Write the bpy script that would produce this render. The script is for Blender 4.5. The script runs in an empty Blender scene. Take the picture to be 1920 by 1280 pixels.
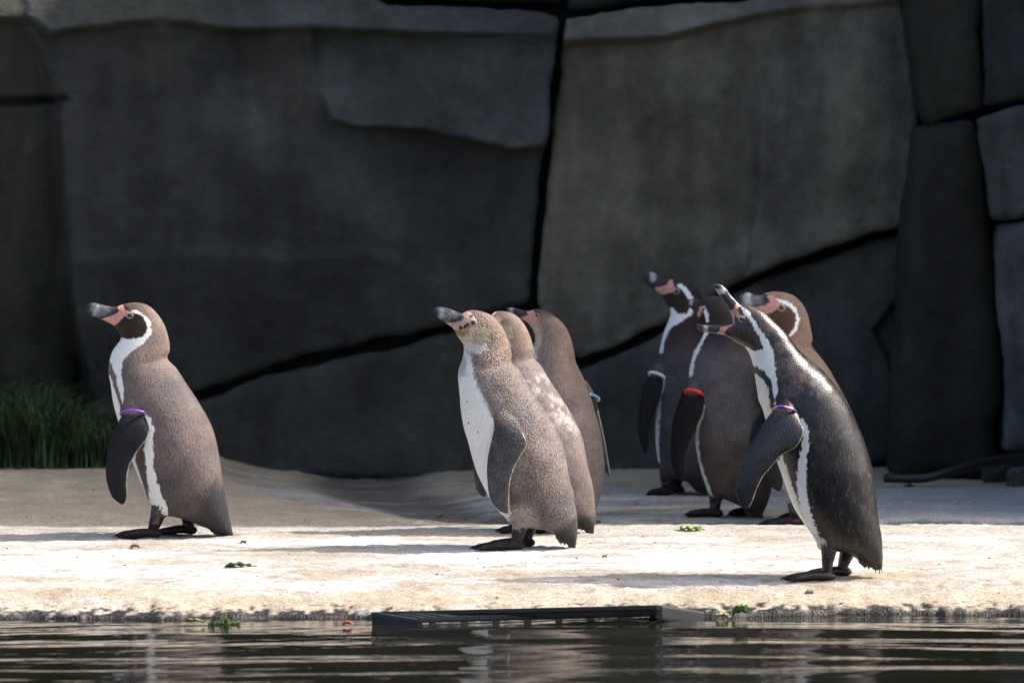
import bpy, bmesh, math, random
import numpy as np
from mathutils import Vector, Matrix
from mathutils.kdtree import KDTree

random.seed(7); RNG = np.random.RandomState(7)
scene = bpy.context.scene
COL = scene.collection

# ------------------------------------------------------------------ camera, sky, sun, exposure
FPX = 12069.0; CAMH = 1.25; HORIZ = 55.0          # photo is 1920 x 1280 px
PITCH = math.atan((640 - HORIZ) / FPX)
cam_d = bpy.data.cameras.new('camera'); cam = bpy.data.objects.new('camera', cam_d); COL.objects.link(cam)
cam.location = (0, 0, CAMH); cam.rotation_euler = (math.radians(90) - PITCH, 0, 0)
cam_d.sensor_width = 36; cam_d.lens = FPX * 36 / 1920; cam_d.clip_start = 0.1; cam_d.clip_end = 500
cam_d.dof.use_dof = True; cam_d.dof.focus_distance = 14.35; cam_d.dof.aperture_fstop = 5.0
scene.camera = cam

SUN_EL = 47.0; SUN_AZ = 84.5          # azimuth clockwise from +Y (away from the camera); 90 = straight from the right
sd = Vector((math.sin(math.radians(SUN_AZ)) * math.cos(math.radians(SUN_EL)),
             math.cos(math.radians(SUN_AZ)) * math.cos(math.radians(SUN_EL)), math.sin(math.radians(SUN_EL))))
w = bpy.data.worlds.new('World'); scene.world = w; w.use_nodes = True
nt = w.node_tree; bg = nt.nodes['Background']; sky = nt.nodes.new('ShaderNodeTexSky')
sky.sky_type = 'NISHITA'; sky.sun_disc = False; sky.sun_elevation = math.radians(SUN_EL); sky.sun_rotation = math.radians(SUN_AZ); sky.dust_density = 5.0; sky.air_density = 0.8; sky.ozone_density = 0.6
nt.links.new(sky.outputs[0], bg.inputs[0]); bg.inputs[1].default_value = 0.15
sun_d = bpy.data.lights.new('sun', 'SUN'); sun_d.energy = 3.1; sun_d.angle = math.radians(0.55); sun_d.color = (1.0, 0.955, 0.90)
sun = bpy.data.objects.new('sun', sun_d); COL.objects.link(sun); sun.location = (6, 12, 9)
sun.rotation_euler = sd.to_track_quat('Z', 'Y').to_euler()
scene.view_settings.view_transform = 'Standard'; scene.view_settings.look = 'None'
scene.view_settings.exposure = 1.08; scene.view_settings.gamma = 1.0
scene.render.engine = 'CYCLES'
scene.cycles.use_denoising = True

# ------------------------------------------------------------------ helpers
def ray(px, py):
    a = PITCH + math.atan((py - 640) / FPX)
    return (px - 960) / FPX, math.tan(a)           # x per metre of depth, drop per metre of depth
def at(px, py, Y):
    rx, dz = ray(px, py); return Vector((rx * Y, Y, CAMH - dz * Y))

def hash3(i, j, k, seed):
    h = (i * 374761393 + j * 668265263 + k * 2147483647 + seed * 1274126177) & 0xffffffff
    h = ((h ^ (h >> 13)) * 1274126177) & 0xffffffff
    return ((h ^ (h >> 16)) & 0xffff) / 65535.0
def vnoise(P, scale=1.0, seed=0):
    Q = np.asarray(P, dtype=np.float64) * scale
    I = np.floor(Q).astype(np.int64); F = Q - I; F = F * F * (3 - 2 * F)
    out = 0
    for dx in (0, 1):
        for dy in (0, 1):
            for dz in (0, 1):
                wgt = (F[:, 0] if dx else 1 - F[:, 0]) * (F[:, 1] if dy else 1 - F[:, 1]) * (F[:, 2] if dz else 1 - F[:, 2])
                out = out + wgt * hash3(I[:, 0] + dx, I[:, 1] + dy, I[:, 2] + dz, seed)
    return out * 2 - 1
def fbm(P, scale, seed=0, octs=3):
    return sum(vnoise(P, scale * 2 ** o, seed + o) * 0.5 ** o for o in range(octs))
def smooth(a, b, x):
    t = np.clip((x - a) / (b - a), 0, 1); return t * t * (3 - 2 * t)
def poly_sd(P, poly):                               # signed distance, positive inside
    poly = np.asarray(poly, float); n = len(poly); d = np.full(len(P), 1e9); ins = np.zeros(len(P), bool)
    for i in range(n):
        a = poly[i]; b = poly[(i + 1) % n]; ab = b - a; ap = P - a
        t = np.clip((ap @ ab) / (ab @ ab + 1e-9), 0, 1)
        d = np.minimum(d, np.hypot(ap[:, 0] - t * ab[0], ap[:, 1] - t * ab[1]))
        c = (a[1] > P[:, 1]) != (b[1] > P[:, 1])
        xi = (b[0] - a[0]) * (P[:, 1] - a[1]) / (b[1] - a[1] + 1e-12) + a[0]
        ins ^= c & (P[:, 0] < xi)
    return np.where(ins, d, -d)
def line_d(P, line):
    line = np.asarray(line, float); d = np.full(len(P), 1e9)
    for a, b in zip(line[:-1], line[1:]):
        ab = b - a; ap = P - a; t = np.clip((ap @ ab) / (ab @ ab + 1e-9), 0, 1)
        d = np.minimum(d, np.hypot(ap[:, 0] - t * ab[0], ap[:, 1] - t * ab[1]))
    return d
def catmull(A, n):
    A = np.asarray(A, float); k = len(A); t = np.linspace(0, k - 1, n); i = np.minimum(t.astype(int), k - 2); f = (t - i)[:, None]
    p0 = A[np.maximum(i - 1, 0)]; p1 = A[i]; p2 = A[i + 1]; p3 = A[np.minimum(i + 2, k - 1)]
    return 0.5 * (2 * p1 + (p2 - p0) * f + (2 * p0 - 5 * p1 + 4 * p2 - p3) * f ** 2 + (3 * p1 - p0 - 3 * p2 + p3) * f ** 3)

def mesh_obj(name, V, F, mat=None, parent=None, smooth_=True):
    me = bpy.data.meshes.new(name)
    me.from_pydata([tuple(v) for v in V], [], [tuple(f) for f in F]); me.update()
    if smooth_: me.polygons.foreach_set('use_smooth', [True] * len(me.polygons))
    if mat: me.materials.append(mat)
    o = bpy.data.objects.new(name, me); COL.objects.link(o)
    if parent: o.parent = parent
    return o
def empty(name, loc=(0, 0, 0), rz=0):
    o = bpy.data.objects.new(name, None); COL.objects.link(o); o.location = loc; o.rotation_euler = (0, 0, rz); o.empty_display_size = 0.05
    return o
def tag(o, label, cat, group=None, kind=None):
    if label: o['label'] = label
    if cat: o['category'] = cat
    if group: o['group'] = group
    if kind: o['kind'] = kind
    return o
def set_col(me, C, name='col'):
    a = me.attributes.new(name, 'FLOAT_COLOR', 'POINT')
    a.data.foreach_set('color', np.concatenate([C, np.ones((len(C), 1))], 1).astype(np.float32).ravel())
def grid_faces(nr, nc, wrap=False):
    r = np.arange(nr - 1)[:, None]; c = np.arange(nc if wrap else nc - 1)[None, :]; c2 = (c + 1) % nc
    return np.stack([r * nc + c, r * nc + c2, (r + 1) * nc + c2, (r + 1) * nc + c], -1).reshape(-1, 4)

# ------------------------------------------------------------------ materials
def new_mat(name):
    m = bpy.data.materials.new(name); m.use_nodes = True
    return m, m.node_tree, m.node_tree.nodes['Principled BSDF']
def N(nt, t, **kw):
    n = nt.nodes.new(t)
    for k, v in kw.items():
        if k in n.inputs: n.inputs[k].default_value = v
        else: setattr(n, k, v)
    return n
def plain(name, col, rough=0.6, var=0.12, scale=60, bump=0.0, spec=0.5, coat=0.0):
    m, nt, b = new_mat(name); L = nt.links
    tc = N(nt, 'ShaderNodeTexCoord'); nz = N(nt, 'ShaderNodeTexNoise', Scale=scale, Detail=4.0); L.new(tc.outputs['Object'], nz.inputs['Vector'])
    mr = N(nt, 'ShaderNodeMapRange'); mr.inputs['To Min'].default_value = 1 - var; mr.inputs['To Max'].default_value = 1 + var
    mr.inputs['From Min'].default_value = 0.3; mr.inputs['From Max'].default_value = 0.7
    L.new(nz.outputs['Fac'], mr.inputs['Value'])
    mx = N(nt, 'ShaderNodeVectorMath', operation='SCALE'); mx.inputs[0].default_value = col; L.new(mr.outputs[0], mx.inputs['Scale'])
    L.new(mx.outputs[0], b.inputs['Base Color']); b.inputs['Roughness'].default_value = rough; b.inputs['Specular IOR Level'].default_value = spec
    b.inputs['Coat Weight'].default_value = coat
    if bump:
        bp = N(nt, 'ShaderNodeBump', Strength=bump, Distance=0.002); L.new(nz.outputs['Fac'], bp.inputs['Height']); L.new(bp.outputs[0], b.inputs['Normal'])
    return m

def rock_mat():
    m, nt, b = new_mat('rock'); L = nt.links
    tc = N(nt, 'ShaderNodeTexCoord'); at_ = N(nt, 'ShaderNodeAttribute', attribute_name='col')
    n1 = N(nt, 'ShaderNodeTexNoise', Scale=3.2, Detail=6.0, Roughness=0.62); n2 = N(nt, 'ShaderNodeTexNoise', Scale=26.0, Detail=6.0, Roughness=0.7)
    mp = N(nt, 'ShaderNodeMapping'); mp.inputs['Scale'].default_value = (7, 7, 1.3)
    n3 = N(nt, 'ShaderNodeTexNoise', Scale=1.6, Detail=5.0); L.new(tc.outputs['Object'], mp.inputs[0]); L.new(mp.outputs[0], n3.inputs['Vector'])
    for n in (n1, n2): L.new(tc.outputs['Object'], n.inputs['Vector'])
    def rng(src, lo, hi, a=0.3, c=0.7):
        r = N(nt, 'ShaderNodeMapRange'); r.inputs['From Min'].default_value = a; r.inputs['From Max'].default_value = c
        r.inputs['To Min'].default_value = lo; r.inputs['To Max'].default_value = hi; L.new(src, r.inputs['Value']); return r.outputs[0]
    m1 = N(nt, 'ShaderNodeMath', operation='MULTIPLY'); L.new(rng(n1.outputs['Fac'], 0.45, 1.55), m1.inputs[0]); L.new(rng(n2.outputs['Fac'], 0.8, 1.2), m1.inputs[1])
    m2 = N(nt, 'ShaderNodeMath', operation='MULTIPLY'); L.new(m1.outputs[0], m2.inputs[0]); L.new(rng(n3.outputs['Fac'], 0.72, 1.25), m2.inputs[1])
    sc = N(nt, 'ShaderNodeVectorMath', operation='SCALE'); L.new(at_.outputs['Color'], sc.inputs[0]); L.new(m2.outputs[0], sc.inputs['Scale'])
    L.new(sc.outputs[0], b.inputs['Base Color']); b.inputs['Roughness'].default_value = 0.85; b.inputs['Specular IOR Level'].default_value = 0.3
    bp = N(nt, 'ShaderNodeBump', Strength=0.55, Distance=0.02); L.new(n2.outputs['Fac'], bp.inputs['Height'])
    bp2 = N(nt, 'ShaderNodeBump', Strength=0.5, Distance=0.06); L.new(n1.outputs['Fac'], bp2.inputs['Height']); L.new(bp2.outputs[0], bp.inputs['Normal'])
    L.new(bp.outputs[0], b.inputs['Normal'])
    return m
def ground_mat():
    m, nt, b = new_mat('concrete'); L = nt.links
    tc = N(nt, 'ShaderNodeTexCoord'); at_ = N(nt, 'ShaderNodeAttribute', attribute_name='col')
    n1 = N(nt, 'ShaderNodeTexNoise', Scale=9.0, Detail=7.0, Roughness=0.65); n2 = N(nt, 'ShaderNodeTexNoise', Scale=150.0, Detail=4.0, Roughness=0.7)
    v = N(nt, 'ShaderNodeTexVoronoi', Scale=210.0)
    for n in (n1, n2, v): L.new(tc.outputs['Object'], n.inputs['Vector'])
    def rng(src, lo, hi, a=0.3, c=0.7):
        r = N(nt, 'ShaderNodeMapRange'); r.inputs['From Min'].default_value = a; r.inputs['From Max'].default_value = c
        r.inputs['To Min'].default_value = lo; r.inputs['To Max'].default_value = hi; L.new(src, r.inputs['Value']); return r.outputs[0]
    m1 = N(nt, 'ShaderNodeMath', operation='MULTIPLY'); L.new(rng(n1.outputs['Fac'], 0.8, 1.16), m1.inputs[0]); L.new(rng(n2.outputs['Fac'], 0.58, 1.25), m1.inputs[1])
    sc = N(nt, 'ShaderNodeVectorMath', operation='SCALE'); L.new(at_.outputs['Color'], sc.inputs[0]); L.new(m1.outputs[0], sc.inputs['Scale'])
    L.new(sc.outputs[0], b.inputs['Base Color'])
    L.new(rng(at_.outputs['Fac'], 0.35, 0.9, 0.05, 0.25), b.inputs['Roughness']); b.inputs['Specular IOR Level'].default_value = 0.35
    bp = N(nt, 'ShaderNodeBump', Strength=0.75, Distance=0.004); L.new(n2.outputs['Fac'], bp.inputs['Height'])
    bp2 = N(nt, 'ShaderNodeBump', Strength=0.4, Distance=0.003); L.new(v.outputs['Distance'], bp2.inputs['Height']); L.new(bp2.outputs[0], bp.inputs['Normal'])
    L.new(bp.outputs[0], b.inputs['Normal'])
    return m
def feather_mat(name, rough, bump, scale, var=0.22, spec=0.3, sheen=0.03, cells=1.0, stretch=0.45):
    m, nt, b = new_mat(name); L = nt.links
    tc = N(nt, 'ShaderNodeTexCoord'); at_ = N(nt, 'ShaderNodeAttribute', attribute_name='col'); gl = N(nt, 'ShaderNodeAttribute', attribute_name='gloss')
    mp = N(nt, 'ShaderNodeMapping'); mp.inputs['Scale'].default_value = (1.0, 1.0, stretch); mp.inputs['Rotation'].default_value = (0, math.radians(22), 0)
    L.new(tc.outputs['Object'], mp.inputs[0])
    v = N(nt, 'ShaderNodeTexVoronoi', Scale=scale); n2 = N(nt, 'ShaderNodeTexNoise', Scale=scale * 0.8, Detail=5.0, Roughness=0.7); n1 = N(nt, 'ShaderNodeTexNoise', Scale=22.0, Detail=4.0)
    for n in (v, n2): L.new(mp.outputs[0], n.inputs['Vector'])
    L.new(tc.outputs['Object'], n1.inputs['Vector'])
    def rng(src, lo, hi, a=0.3, c=0.7):
        r = N(nt, 'ShaderNodeMapRange'); r.inputs['From Min'].default_value = a; r.inputs['From Max'].default_value = c
        r.inputs['To Min'].default_value = lo; r.inputs['To Max'].default_value = hi; L.new(src, r.inputs['Value']); return r.outputs[0]
    m1 = N(nt, 'ShaderNodeMath', operation='MULTIPLY'); L.new(rng(n1.outputs['Fac'], 1 - var * .3, 1 + var * .3), m1.inputs[0]); L.new(rng(n2.outputs['Fac'], 1 - var * 1.3, 1 + var * 1.3), m1.inputs[1])
    gr = N(nt, 'ShaderNodeAttribute', attribute_name='grain'); mg = N(nt, 'ShaderNodeMath', operation='SUBTRACT'); L.new(m1.outputs[0], mg.inputs[0]); mg.inputs[1].default_value = 1.0
    mh = N(nt, 'ShaderNodeMath', operation='MULTIPLY_ADD'); L.new(mg.outputs[0], mh.inputs[0]); L.new(gr.outputs['Fac'], mh.inputs[1]); mh.inputs[2].default_value = 1.0
    sc = N(nt, 'ShaderNodeVectorMath', operation='SCALE'); L.new(at_.outputs['Color'], sc.inputs[0]); L.new(mh.outputs[0], sc.inputs['Scale'])
    L.new(sc.outputs[0], b.inputs['Base Color'])
    L.new(rng(gl.outputs['Fac'], rough, 0.22, 0.0, 1.0), b.inputs['Roughness']); b.inputs['Specular IOR Level'].default_value = spec
    b.inputs['Sheen Weight'].default_value = sheen; b.inputs['Sheen Roughness'].default_value = 0.5
    bp = N(nt, 'ShaderNodeBump', Strength=bump * cells, Distance=0.0022); L.new(v.outputs['Distance'], bp.inputs['Height'])
    bp2 = N(nt, 'ShaderNodeBump', Strength=bump * 0.8, Distance=0.002); L.new(n2.outputs['Fac'], bp2.inputs['Height']); L.new(bp2.outputs[0], bp.inputs['Normal'])
    L.new(bp.outputs[0], b.inputs['Normal'])
    return m
M_ROCK = rock_mat(); M_GROUND = ground_mat()

# ------------------------------------------------------------------ ground: concrete bank with a crest, slope, gully and rear slabs
PROF = [(13.61, -0.06), (13.618, 0.0), (13.625, 0.010), (13.66, 0.023), (13.71, 0.037), (13.78, 0.049), (13.87, 0.057), (14.0, 0.063), (14.545, 0.077), (15.0, 0.088), (15.09, 0.0875), (15.18, 0.075), (15.5, 0.078), (16.2, 0.084), (17.6, 0.09), (19.0, 0.09)]
PX, PZ = np.array(PROF).T
def edge_wobble(x):
    return 0.012 * np.sin(x * 3.1 + 0.4) + 0.006 * np.sin(x * 11.0) + 0.004 * np.sin(x * 37 + 1.0) + 0.11 * smooth(-0.3, 1.0, x)
def slope_mask(x, y):                                # the tan slope at the left, its right border curves away from the water
    xr = -0.08 - 0.62 * smooth(15.16, 16.4, y) ** 0.6
    return smooth(0.12, -0.16, x - xr) * smooth(15.06, 15.2, y)
def gully_mask(x, y):
    xc = -0.13 - 0.30 * smooth(15.2, 16.6, y)
    return smooth(0.22, 0.05, np.abs(x - xc - 0.05)) * smooth(15.2, 15.45, y)
def right_slab(x, y):
    ye = 15.235 + 0.008 * np.sin(x * 9) + 0.012 * np.sin(x * 2.3)
    return smooth(ye, ye + 0.02, y) * smooth(0.05, 0.5, x)
def gz(x, y):
    x = np.asarray(x, float); y = np.asarray(y, float)
    z = np.interp(y - edge_wobble(x) * smooth(14.15, 13.7, y), PX, PZ)
    s = slope_mask(x, y)
    z = z + s * (0.012 * smooth(15.1, 15.3, y) + 0.036 * smooth(15.2, 16.8, y) * smooth(0.0, -0.9, x))
    g = gully_mask(x, y); z = z - 0.022 * g * (1 - s)
    z = z + 0.010 * right_slab(x, y)
    ye = 15.235 + 0.008 * np.sin(x * 9) + 0.012 * np.sin(x * 2.3)
    z = z - 0.014 * np.exp(-((y - ye) / 0.012) ** 2) * smooth(0.25, 0.6, x)
    return z
def ground_at(px, py):
    Y = 14.5
    rx, dz = ray(px, py)
    for _ in range(60):
        z = float(gz(rx * Y, Y)); Y2 = (CAMH - z) / dz; Y += 0.5 * (Y2 - Y)
    return Vector((rx * Y, Y, float(gz(rx * Y, Y))))
xs = np.concatenate([np.linspace(-7, -1.6, 20)[:-1], np.linspace(-1.6, 1.6, 380), np.linspace(1.6, 7, 20)[1:]])
ys = np.concatenate([np.linspace(13.55, 13.85, 90)[:-1], np.linspace(13.85, 15.4, 220)[:-1], np.linspace(15.4, 17.6, 180)[:-1], np.linspace(17.6, 40, 12)])
GX, GY = np.meshgrid(xs, ys); P3 = np.stack([GX.ravel(), GY.ravel(), np.zeros(GX.size)], 1)
Z = gz(P3[:, 0], P3[:, 1])
YS = P3[:, 1] - edge_wobble(P3[:, 0]) * smooth(14.15, 13.7, P3[:, 1]); amp = smooth(13.56, 13.7, YS)
Z = Z + fbm(P3, 5, 3) * 0.0022 * amp + fbm(P3, 60, 8) * 0.0014 * (0.4 + amp)
edge_n = fbm(P3 * [1, .3, 1], 22, 11)
Z = Z + smooth(13.74, 13.63, YS) * edge_n * 0.006
P3[:, 2] = Z
base = np.array([0.425, 0.395, 0.345]); tan = np.array([0.36, 0.305, 0.22]); grey = np.array([0.43, 0.425, 0.40]); wet = np.array([0.06, 0.058, 0.05]); white = np.array([0.58, 0.572, 0.56])
C = np.tile(base, (len(P3), 1))
def mixc(C, col, m): return C * (1 - m[:, None]) + np.asarray(col) * m[:, None]
st = fbm(P3 * [1, 3.5, 1], 2.2, 21, 4)
C = mixc(C, white, smooth(-0.25, 0.35, st + 0.25 * fbm(P3, 30, 5)) * smooth(15.0, 14.6, P3[:, 1]) * 0.85)
C = mixc(C, [0.34, 0.275, 0.195], smooth(0.05, 0.5, fbm(P3 * [1, 2.5, 1], 5.0, 31, 4)) * smooth(15.1, 14.9, P3[:, 1]) * 0.6); C = mixc(C, [0.30, 0.22, 0.14], smooth(0.3, 0.6, fbm(P3, 42, 33, 3)) * smooth(14.6, 14.0, P3[:, 1]) * 0.7)
C = mixc(C, [0.40, 0.33, 0.23], smooth(13.82, 13.68, YS + 0.03 * fbm(P3, 9, 77)) * 0.6)
rear = smooth(15.06, 15.14, P3[:, 1])
C = mixc(C, grey, rear * (0.9 - 0.0 * rear)); C = mixc(C, [0.3, 0.26, 0.18], rear * smooth(0.0, 0.45, fbm(P3 * [1, 3, 1], 3.3, 41, 3)) * 0.8)
C = mixc(C, [0.36, 0.30, 0.20], smooth(15.9, 16.5, P3[:, 1]) * 0.75)
sm = slope_mask(P3[:, 0], P3[:, 1]); C = mixc(C, tan * 1.08, sm); C = mixc(C, tan * 1.4, sm * smooth(0.2, 0.6, fbm(P3, 7, 55)) * 0.5)
gm = gully_mask(P3[:, 0], P3[:, 1]) * (1 - sm); C = mixc(C, wet * 1.5, np.clip(gm * 1.1 + gm * 0.5 * fbm(P3 * [1, 4, 1], 8, 12), 0, 1) * 0.85)
C = mixc(C, wet, smooth(0.25, 0.5, fbm(P3 * [1, 5, 1], 4.0, 61)) * rear * (1 - sm) * smooth(0.7, 0.1, P3[:, 0]) * 0.6)
rs = right_slab(P3[:, 0], P3[:, 1]); C = mixc(C, [0.40, 0.415, 0.42], rs * smooth(0.45, 0.9, P3[:, 0]) * smooth(16.3, 15.9, P3[:, 1]) * 0.9)
ye = 15.235 + 0.008 * np.sin(P3[:, 0] * 9) + 0.012 * np.sin(P3[:, 0] * 2.3)
C = mixc(C, [0.055, 0.06, 0.03], np.exp(-((P3[:, 1] - ye - 0.004) / 0.013) ** 2) * smooth(0.2, 0.5, P3[:, 0]) * np.clip(0.75 + fbm(P3, 25, 13), 0, 1))
C = mixc(C, [0.022, 0.018, 0.015], smooth(0.021, 0.012, Z + 0.004 * edge_n + 0.012 * fbm(P3, 85, 57)) * smooth(13.76, 13.68, YS))
o = mesh_obj('ground', P3, grid_faces(len(ys), len(xs)), M_GROUND); set_col(o.data, C); tag(o, 'pale concrete bank sloping from the pool up to the rock wall', None, kind='structure')

# ------------------------------------------------------------------ water
m, nt, b = new_mat('water'); b.inputs['Base Color'].default_value = (0.007, 0.007, 0.004, 1); b.inputs['Roughness'].default_value = 0.0; b.inputs['IOR'].default_value = 1.333
tc = N(nt, 'ShaderNodeTexCoord'); mp = N(nt, 'ShaderNodeMapping'); mp.inputs['Scale'].default_value = (6, 22, 1); nt.links.new(tc.outputs['Object'], mp.inputs[0])
nz = N(nt, 'ShaderNodeTexNoise', Scale=1.6, Detail=3.0); nt.links.new(mp.outputs[0], nz.inputs['Vector'])
bp = N(nt, 'ShaderNodeBump', Strength=0.25, Distance=0.003); nt.links.new(nz.outputs['Fac'], bp.inputs['Height']); nt.links.new(bp.outputs[0], b.inputs['Normal'])
M_WATER = m
xs2 = np.concatenate([np.linspace(-9, -1.5, 16)[:-1], np.linspace(-1.5, 1.5, 260), np.linspace(1.5, 9, 16)[1:]])
ys2 = np.concatenate([np.linspace(-4, 11.7, 60)[:-1], np.linspace(11.7, 13.85, 460)])
WX, WY = np.meshgrid(xs2, ys2); X = WX.ravel(); Y = WY.ravel(); ZW = np.zeros_like(X)
for lam, A, ang, ph in [(0.46, 0.0024, 3, 0.3), (0.31, 0.0021, -4, 1.9), (0.20, 0.0011, 6, 4.0), (0.125, 0.0005, -8, 2.2), (0.085, 0.00026, 5, 5.1), (0.06, 0.00018, -16, 0.9), (0.34, 0.0008, 24, 2.9)]:
    k = 2 * math.pi / lam; a = math.radians(ang)
    wob = 0.35 * np.sin(X * 2.1 + ph * 3 + Y * 0.7) + 0.25 * np.sin(X * 5.3 - ph)
    ZW += 0.8 * A * np.sin(k * (X * math.sin(a) + Y * math.cos(a)) + ph + wob) * (0.7 + 0.5 * np.sin(X * 1.7 + Y * 2.3 + ph * 5))
o = mesh_obj('water', np.stack([X, Y, ZW], 1), grid_faces(len(ys2), len(xs2)), M_WATER); tag(o, 'dark rippled pool water along the concrete bank', None, kind='structure')

# ------------------------------------------------------------------ rock walls
def block(poly, Y, col, parent, tilt=(0, 0), R=0.05, amp=0.02, seed=0, back=0.35, name='rock_block', nb=150, nr=26, jitter=0.006, facets=(), steps=()):
    """one sculpted stone of the wall: px outline -> front face with rounded, uneven edges and a skirt running back"""
    pts = np.array([at(px, py, Y) for px, py in poly])[:, [0, 2]]
    closed = np.vstack([pts, pts[:1]]); seg = np.hypot(*np.diff(closed, axis=0).T); s = np.concatenate([[0], np.cumsum(seg)])
    t = np.linspace(0, s[-1], nb, endpoint=False); B = np.stack([np.interp(t, s, closed[:, 0]), np.interp(t, s, closed[:, 1])], 1)
    for _ in range(2): B = 0.25 * np.roll(B, 1, 0) + 0.5 * B + 0.25 * np.roll(B, -1, 0)
    q = np.stack([B[:, 0], B[:, 1], np.full(nb, seed * 3.7)], 1)
    B = B + jitter * np.stack([fbm(q, 9, seed), fbm(q, 9, seed + 50)], 1) + 0.55 * jitter * np.stack([fbm(q, 38, seed + 2), fbm(q, 38, seed + 52)], 1)
    c = B.mean(0); rings = []
    ts = 1 - (1 - np.linspace(0, 1, nr)) ** 1.0
    ts = np.concatenate([[0], np.linspace(0, 1, nr) ** 1.6])
    for k, tt in enumerate(ts):
        p = B + (c - B) * tt
        d = line_d(p, np.vstack([B, B[:1]]))
        rec = np.where(d < R, R * (1 - np.sqrt(np.clip(1 - (1 - np.minimum(d / R, 1)) ** 2, 0, 1))), 0)
        q3 = np.stack([p[:, 0], p[:, 1], np.full(nb, seed * 1.3)], 1)
        y = Y + rec + tilt[0] * (p[:, 0] - c[0]) + tilt[1] * (p[:, 1] - c[1]) + amp * fbm(q3, 2.6, seed + 7) + 0.25 * amp * fbm(q3, 11, seed + 9, 2)
        for fx, fz, gx, gzz, dep in facets:          # chiselled facet: half plane that falls back
            y = y + np.clip((p[:, 0] - fx) * gx + (p[:, 1] - fz) * gzz, 0, 0.2) * dep
        for sp, dep, soft, gx, gzz, *_ in steps:          # a chiselled face standing proud of (or behind) the rest, with its own slope
            sp = np.array([at(px, py, Y) for px, py in sp])[:, [0, 2]]; sdv = poly_sd(p, sp) + 0.006 * fbm(q3, 7, seed + 31)
            y = y - smooth(-soft, soft, sdv) * (dep + gx * (p[:, 0] - sp[:, 0].mean()) + gzz * (p[:, 1] - sp[:, 1].mean()))
        if k == 0: y = np.full(nb, Y + back)
        rings.append(np.stack([p[:, 0], y, p[:, 1]], 1))
    V = np.concatenate(rings); F = grid_faces(len(ts), nb, wrap=True)
    # faces looking at the camera: boundary order may be either way
    area = 0.5 * np.sum(B[:, 0] * np.roll(B[:, 1], -1) - np.roll(B[:, 0], -1) * B[:, 1])
    if area < 0: F = F[:, ::-1]
    o = mesh_obj(name, V, F, M_ROCK, parent)
    q3 = V * [1, 0.2, 1]; cc = np.tile(np.array(col, float), (len(V), 1)) * (1 + 0.18 * fbm(q3, 1.7, seed + 3))[:, None]
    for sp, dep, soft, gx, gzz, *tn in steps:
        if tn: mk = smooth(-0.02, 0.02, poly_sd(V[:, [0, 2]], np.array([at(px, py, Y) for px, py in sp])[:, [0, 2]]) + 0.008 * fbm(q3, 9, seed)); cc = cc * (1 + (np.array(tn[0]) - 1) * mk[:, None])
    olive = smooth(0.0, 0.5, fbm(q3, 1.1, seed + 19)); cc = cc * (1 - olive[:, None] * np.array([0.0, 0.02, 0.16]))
    set_col(o.data, cc)
    return o
YW = 16.95
wall = empty('rock_wall', (0, 0, 0)); tag(wall, 'dark grey sculpted rock wall with long diagonal cracks behind the penguins', 'rock wall')
blu = (0.040, 0.042, 0.039); blu2 = (0.037, 0.0375, 0.034); oli = (0.122, 0.116, 0.092); drk = (0.020, 0.0205, 0.015)
B_ = []
def wb(*a, **k): B_.append(block(*a, parent=wall, **k))
# the whole left mass is one stone with chiselled faces; real cracks part it from its neighbours
LEFT = [(-260, -60), (640, -60), (720, 8), (1010, 20), (1050, 32), (1040, 120), (1028, 230), (1014, 330), (1004, 450), (992, 570), (846, 606), (760, 630), (700, 640), (560, 670), (470, 702), (380, 734), (200, 790), (60, 830), (-260, 850)]
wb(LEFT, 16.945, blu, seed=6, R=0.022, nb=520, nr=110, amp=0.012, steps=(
    ([(-300, -100), (640, -100), (740, 4), (1100, 12), (1100, 74), (780, 68), (590, 54), (440, 58), (300, 40), (96, 66), (60, 40), (-300, 40)], 0.016, 0.016, 0.0, -0.75, (1.25, 1.28, 1.3)),  # ledge: sky light put into the colour, paler and bluer than the stone
    ([(588, 56), (780, 68), (1100, 78), (1100, 274), (960, 282), (880, 262), (800, 246), (660, 236), (620, 224), (604, 190), (592, 110)], 0.045, 0.006, 0.12, -0.30, (1.3, 1.38, 1.36)), ([(430, 58), (592, 56), (600, 120), (606, 200), (628, 236), (560, 240), (470, 200)], 0.0, 0.01, 0, 0, (0.92, 0.84, 0.78)),  # proud face also lightened in colour as if sky-lit; then a brown stain
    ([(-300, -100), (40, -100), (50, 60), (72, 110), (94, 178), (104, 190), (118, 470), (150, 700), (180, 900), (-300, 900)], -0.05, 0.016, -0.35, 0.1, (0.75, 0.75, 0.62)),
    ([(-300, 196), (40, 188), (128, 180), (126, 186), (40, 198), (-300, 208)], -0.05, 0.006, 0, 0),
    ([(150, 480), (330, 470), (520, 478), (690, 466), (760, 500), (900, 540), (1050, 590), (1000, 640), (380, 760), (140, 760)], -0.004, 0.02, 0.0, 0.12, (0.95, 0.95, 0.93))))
wb([(360, 760), (470, 718), (560, 692), (700, 662), (760, 652), (846, 624), (990, 582), (1040, 640), (1074, 900), (100, 905), (120, 850), (220, 806)], 16.95, blu2, seed=7, tilt=(0, 0.05), R=0.03, nb=300, nr=60, amp=0.012)
wb([(-260, 870), (60, 845), (130, 840), (110, 905), (-260, 905)], 17.02, drk, seed=8, R=0.03)
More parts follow.
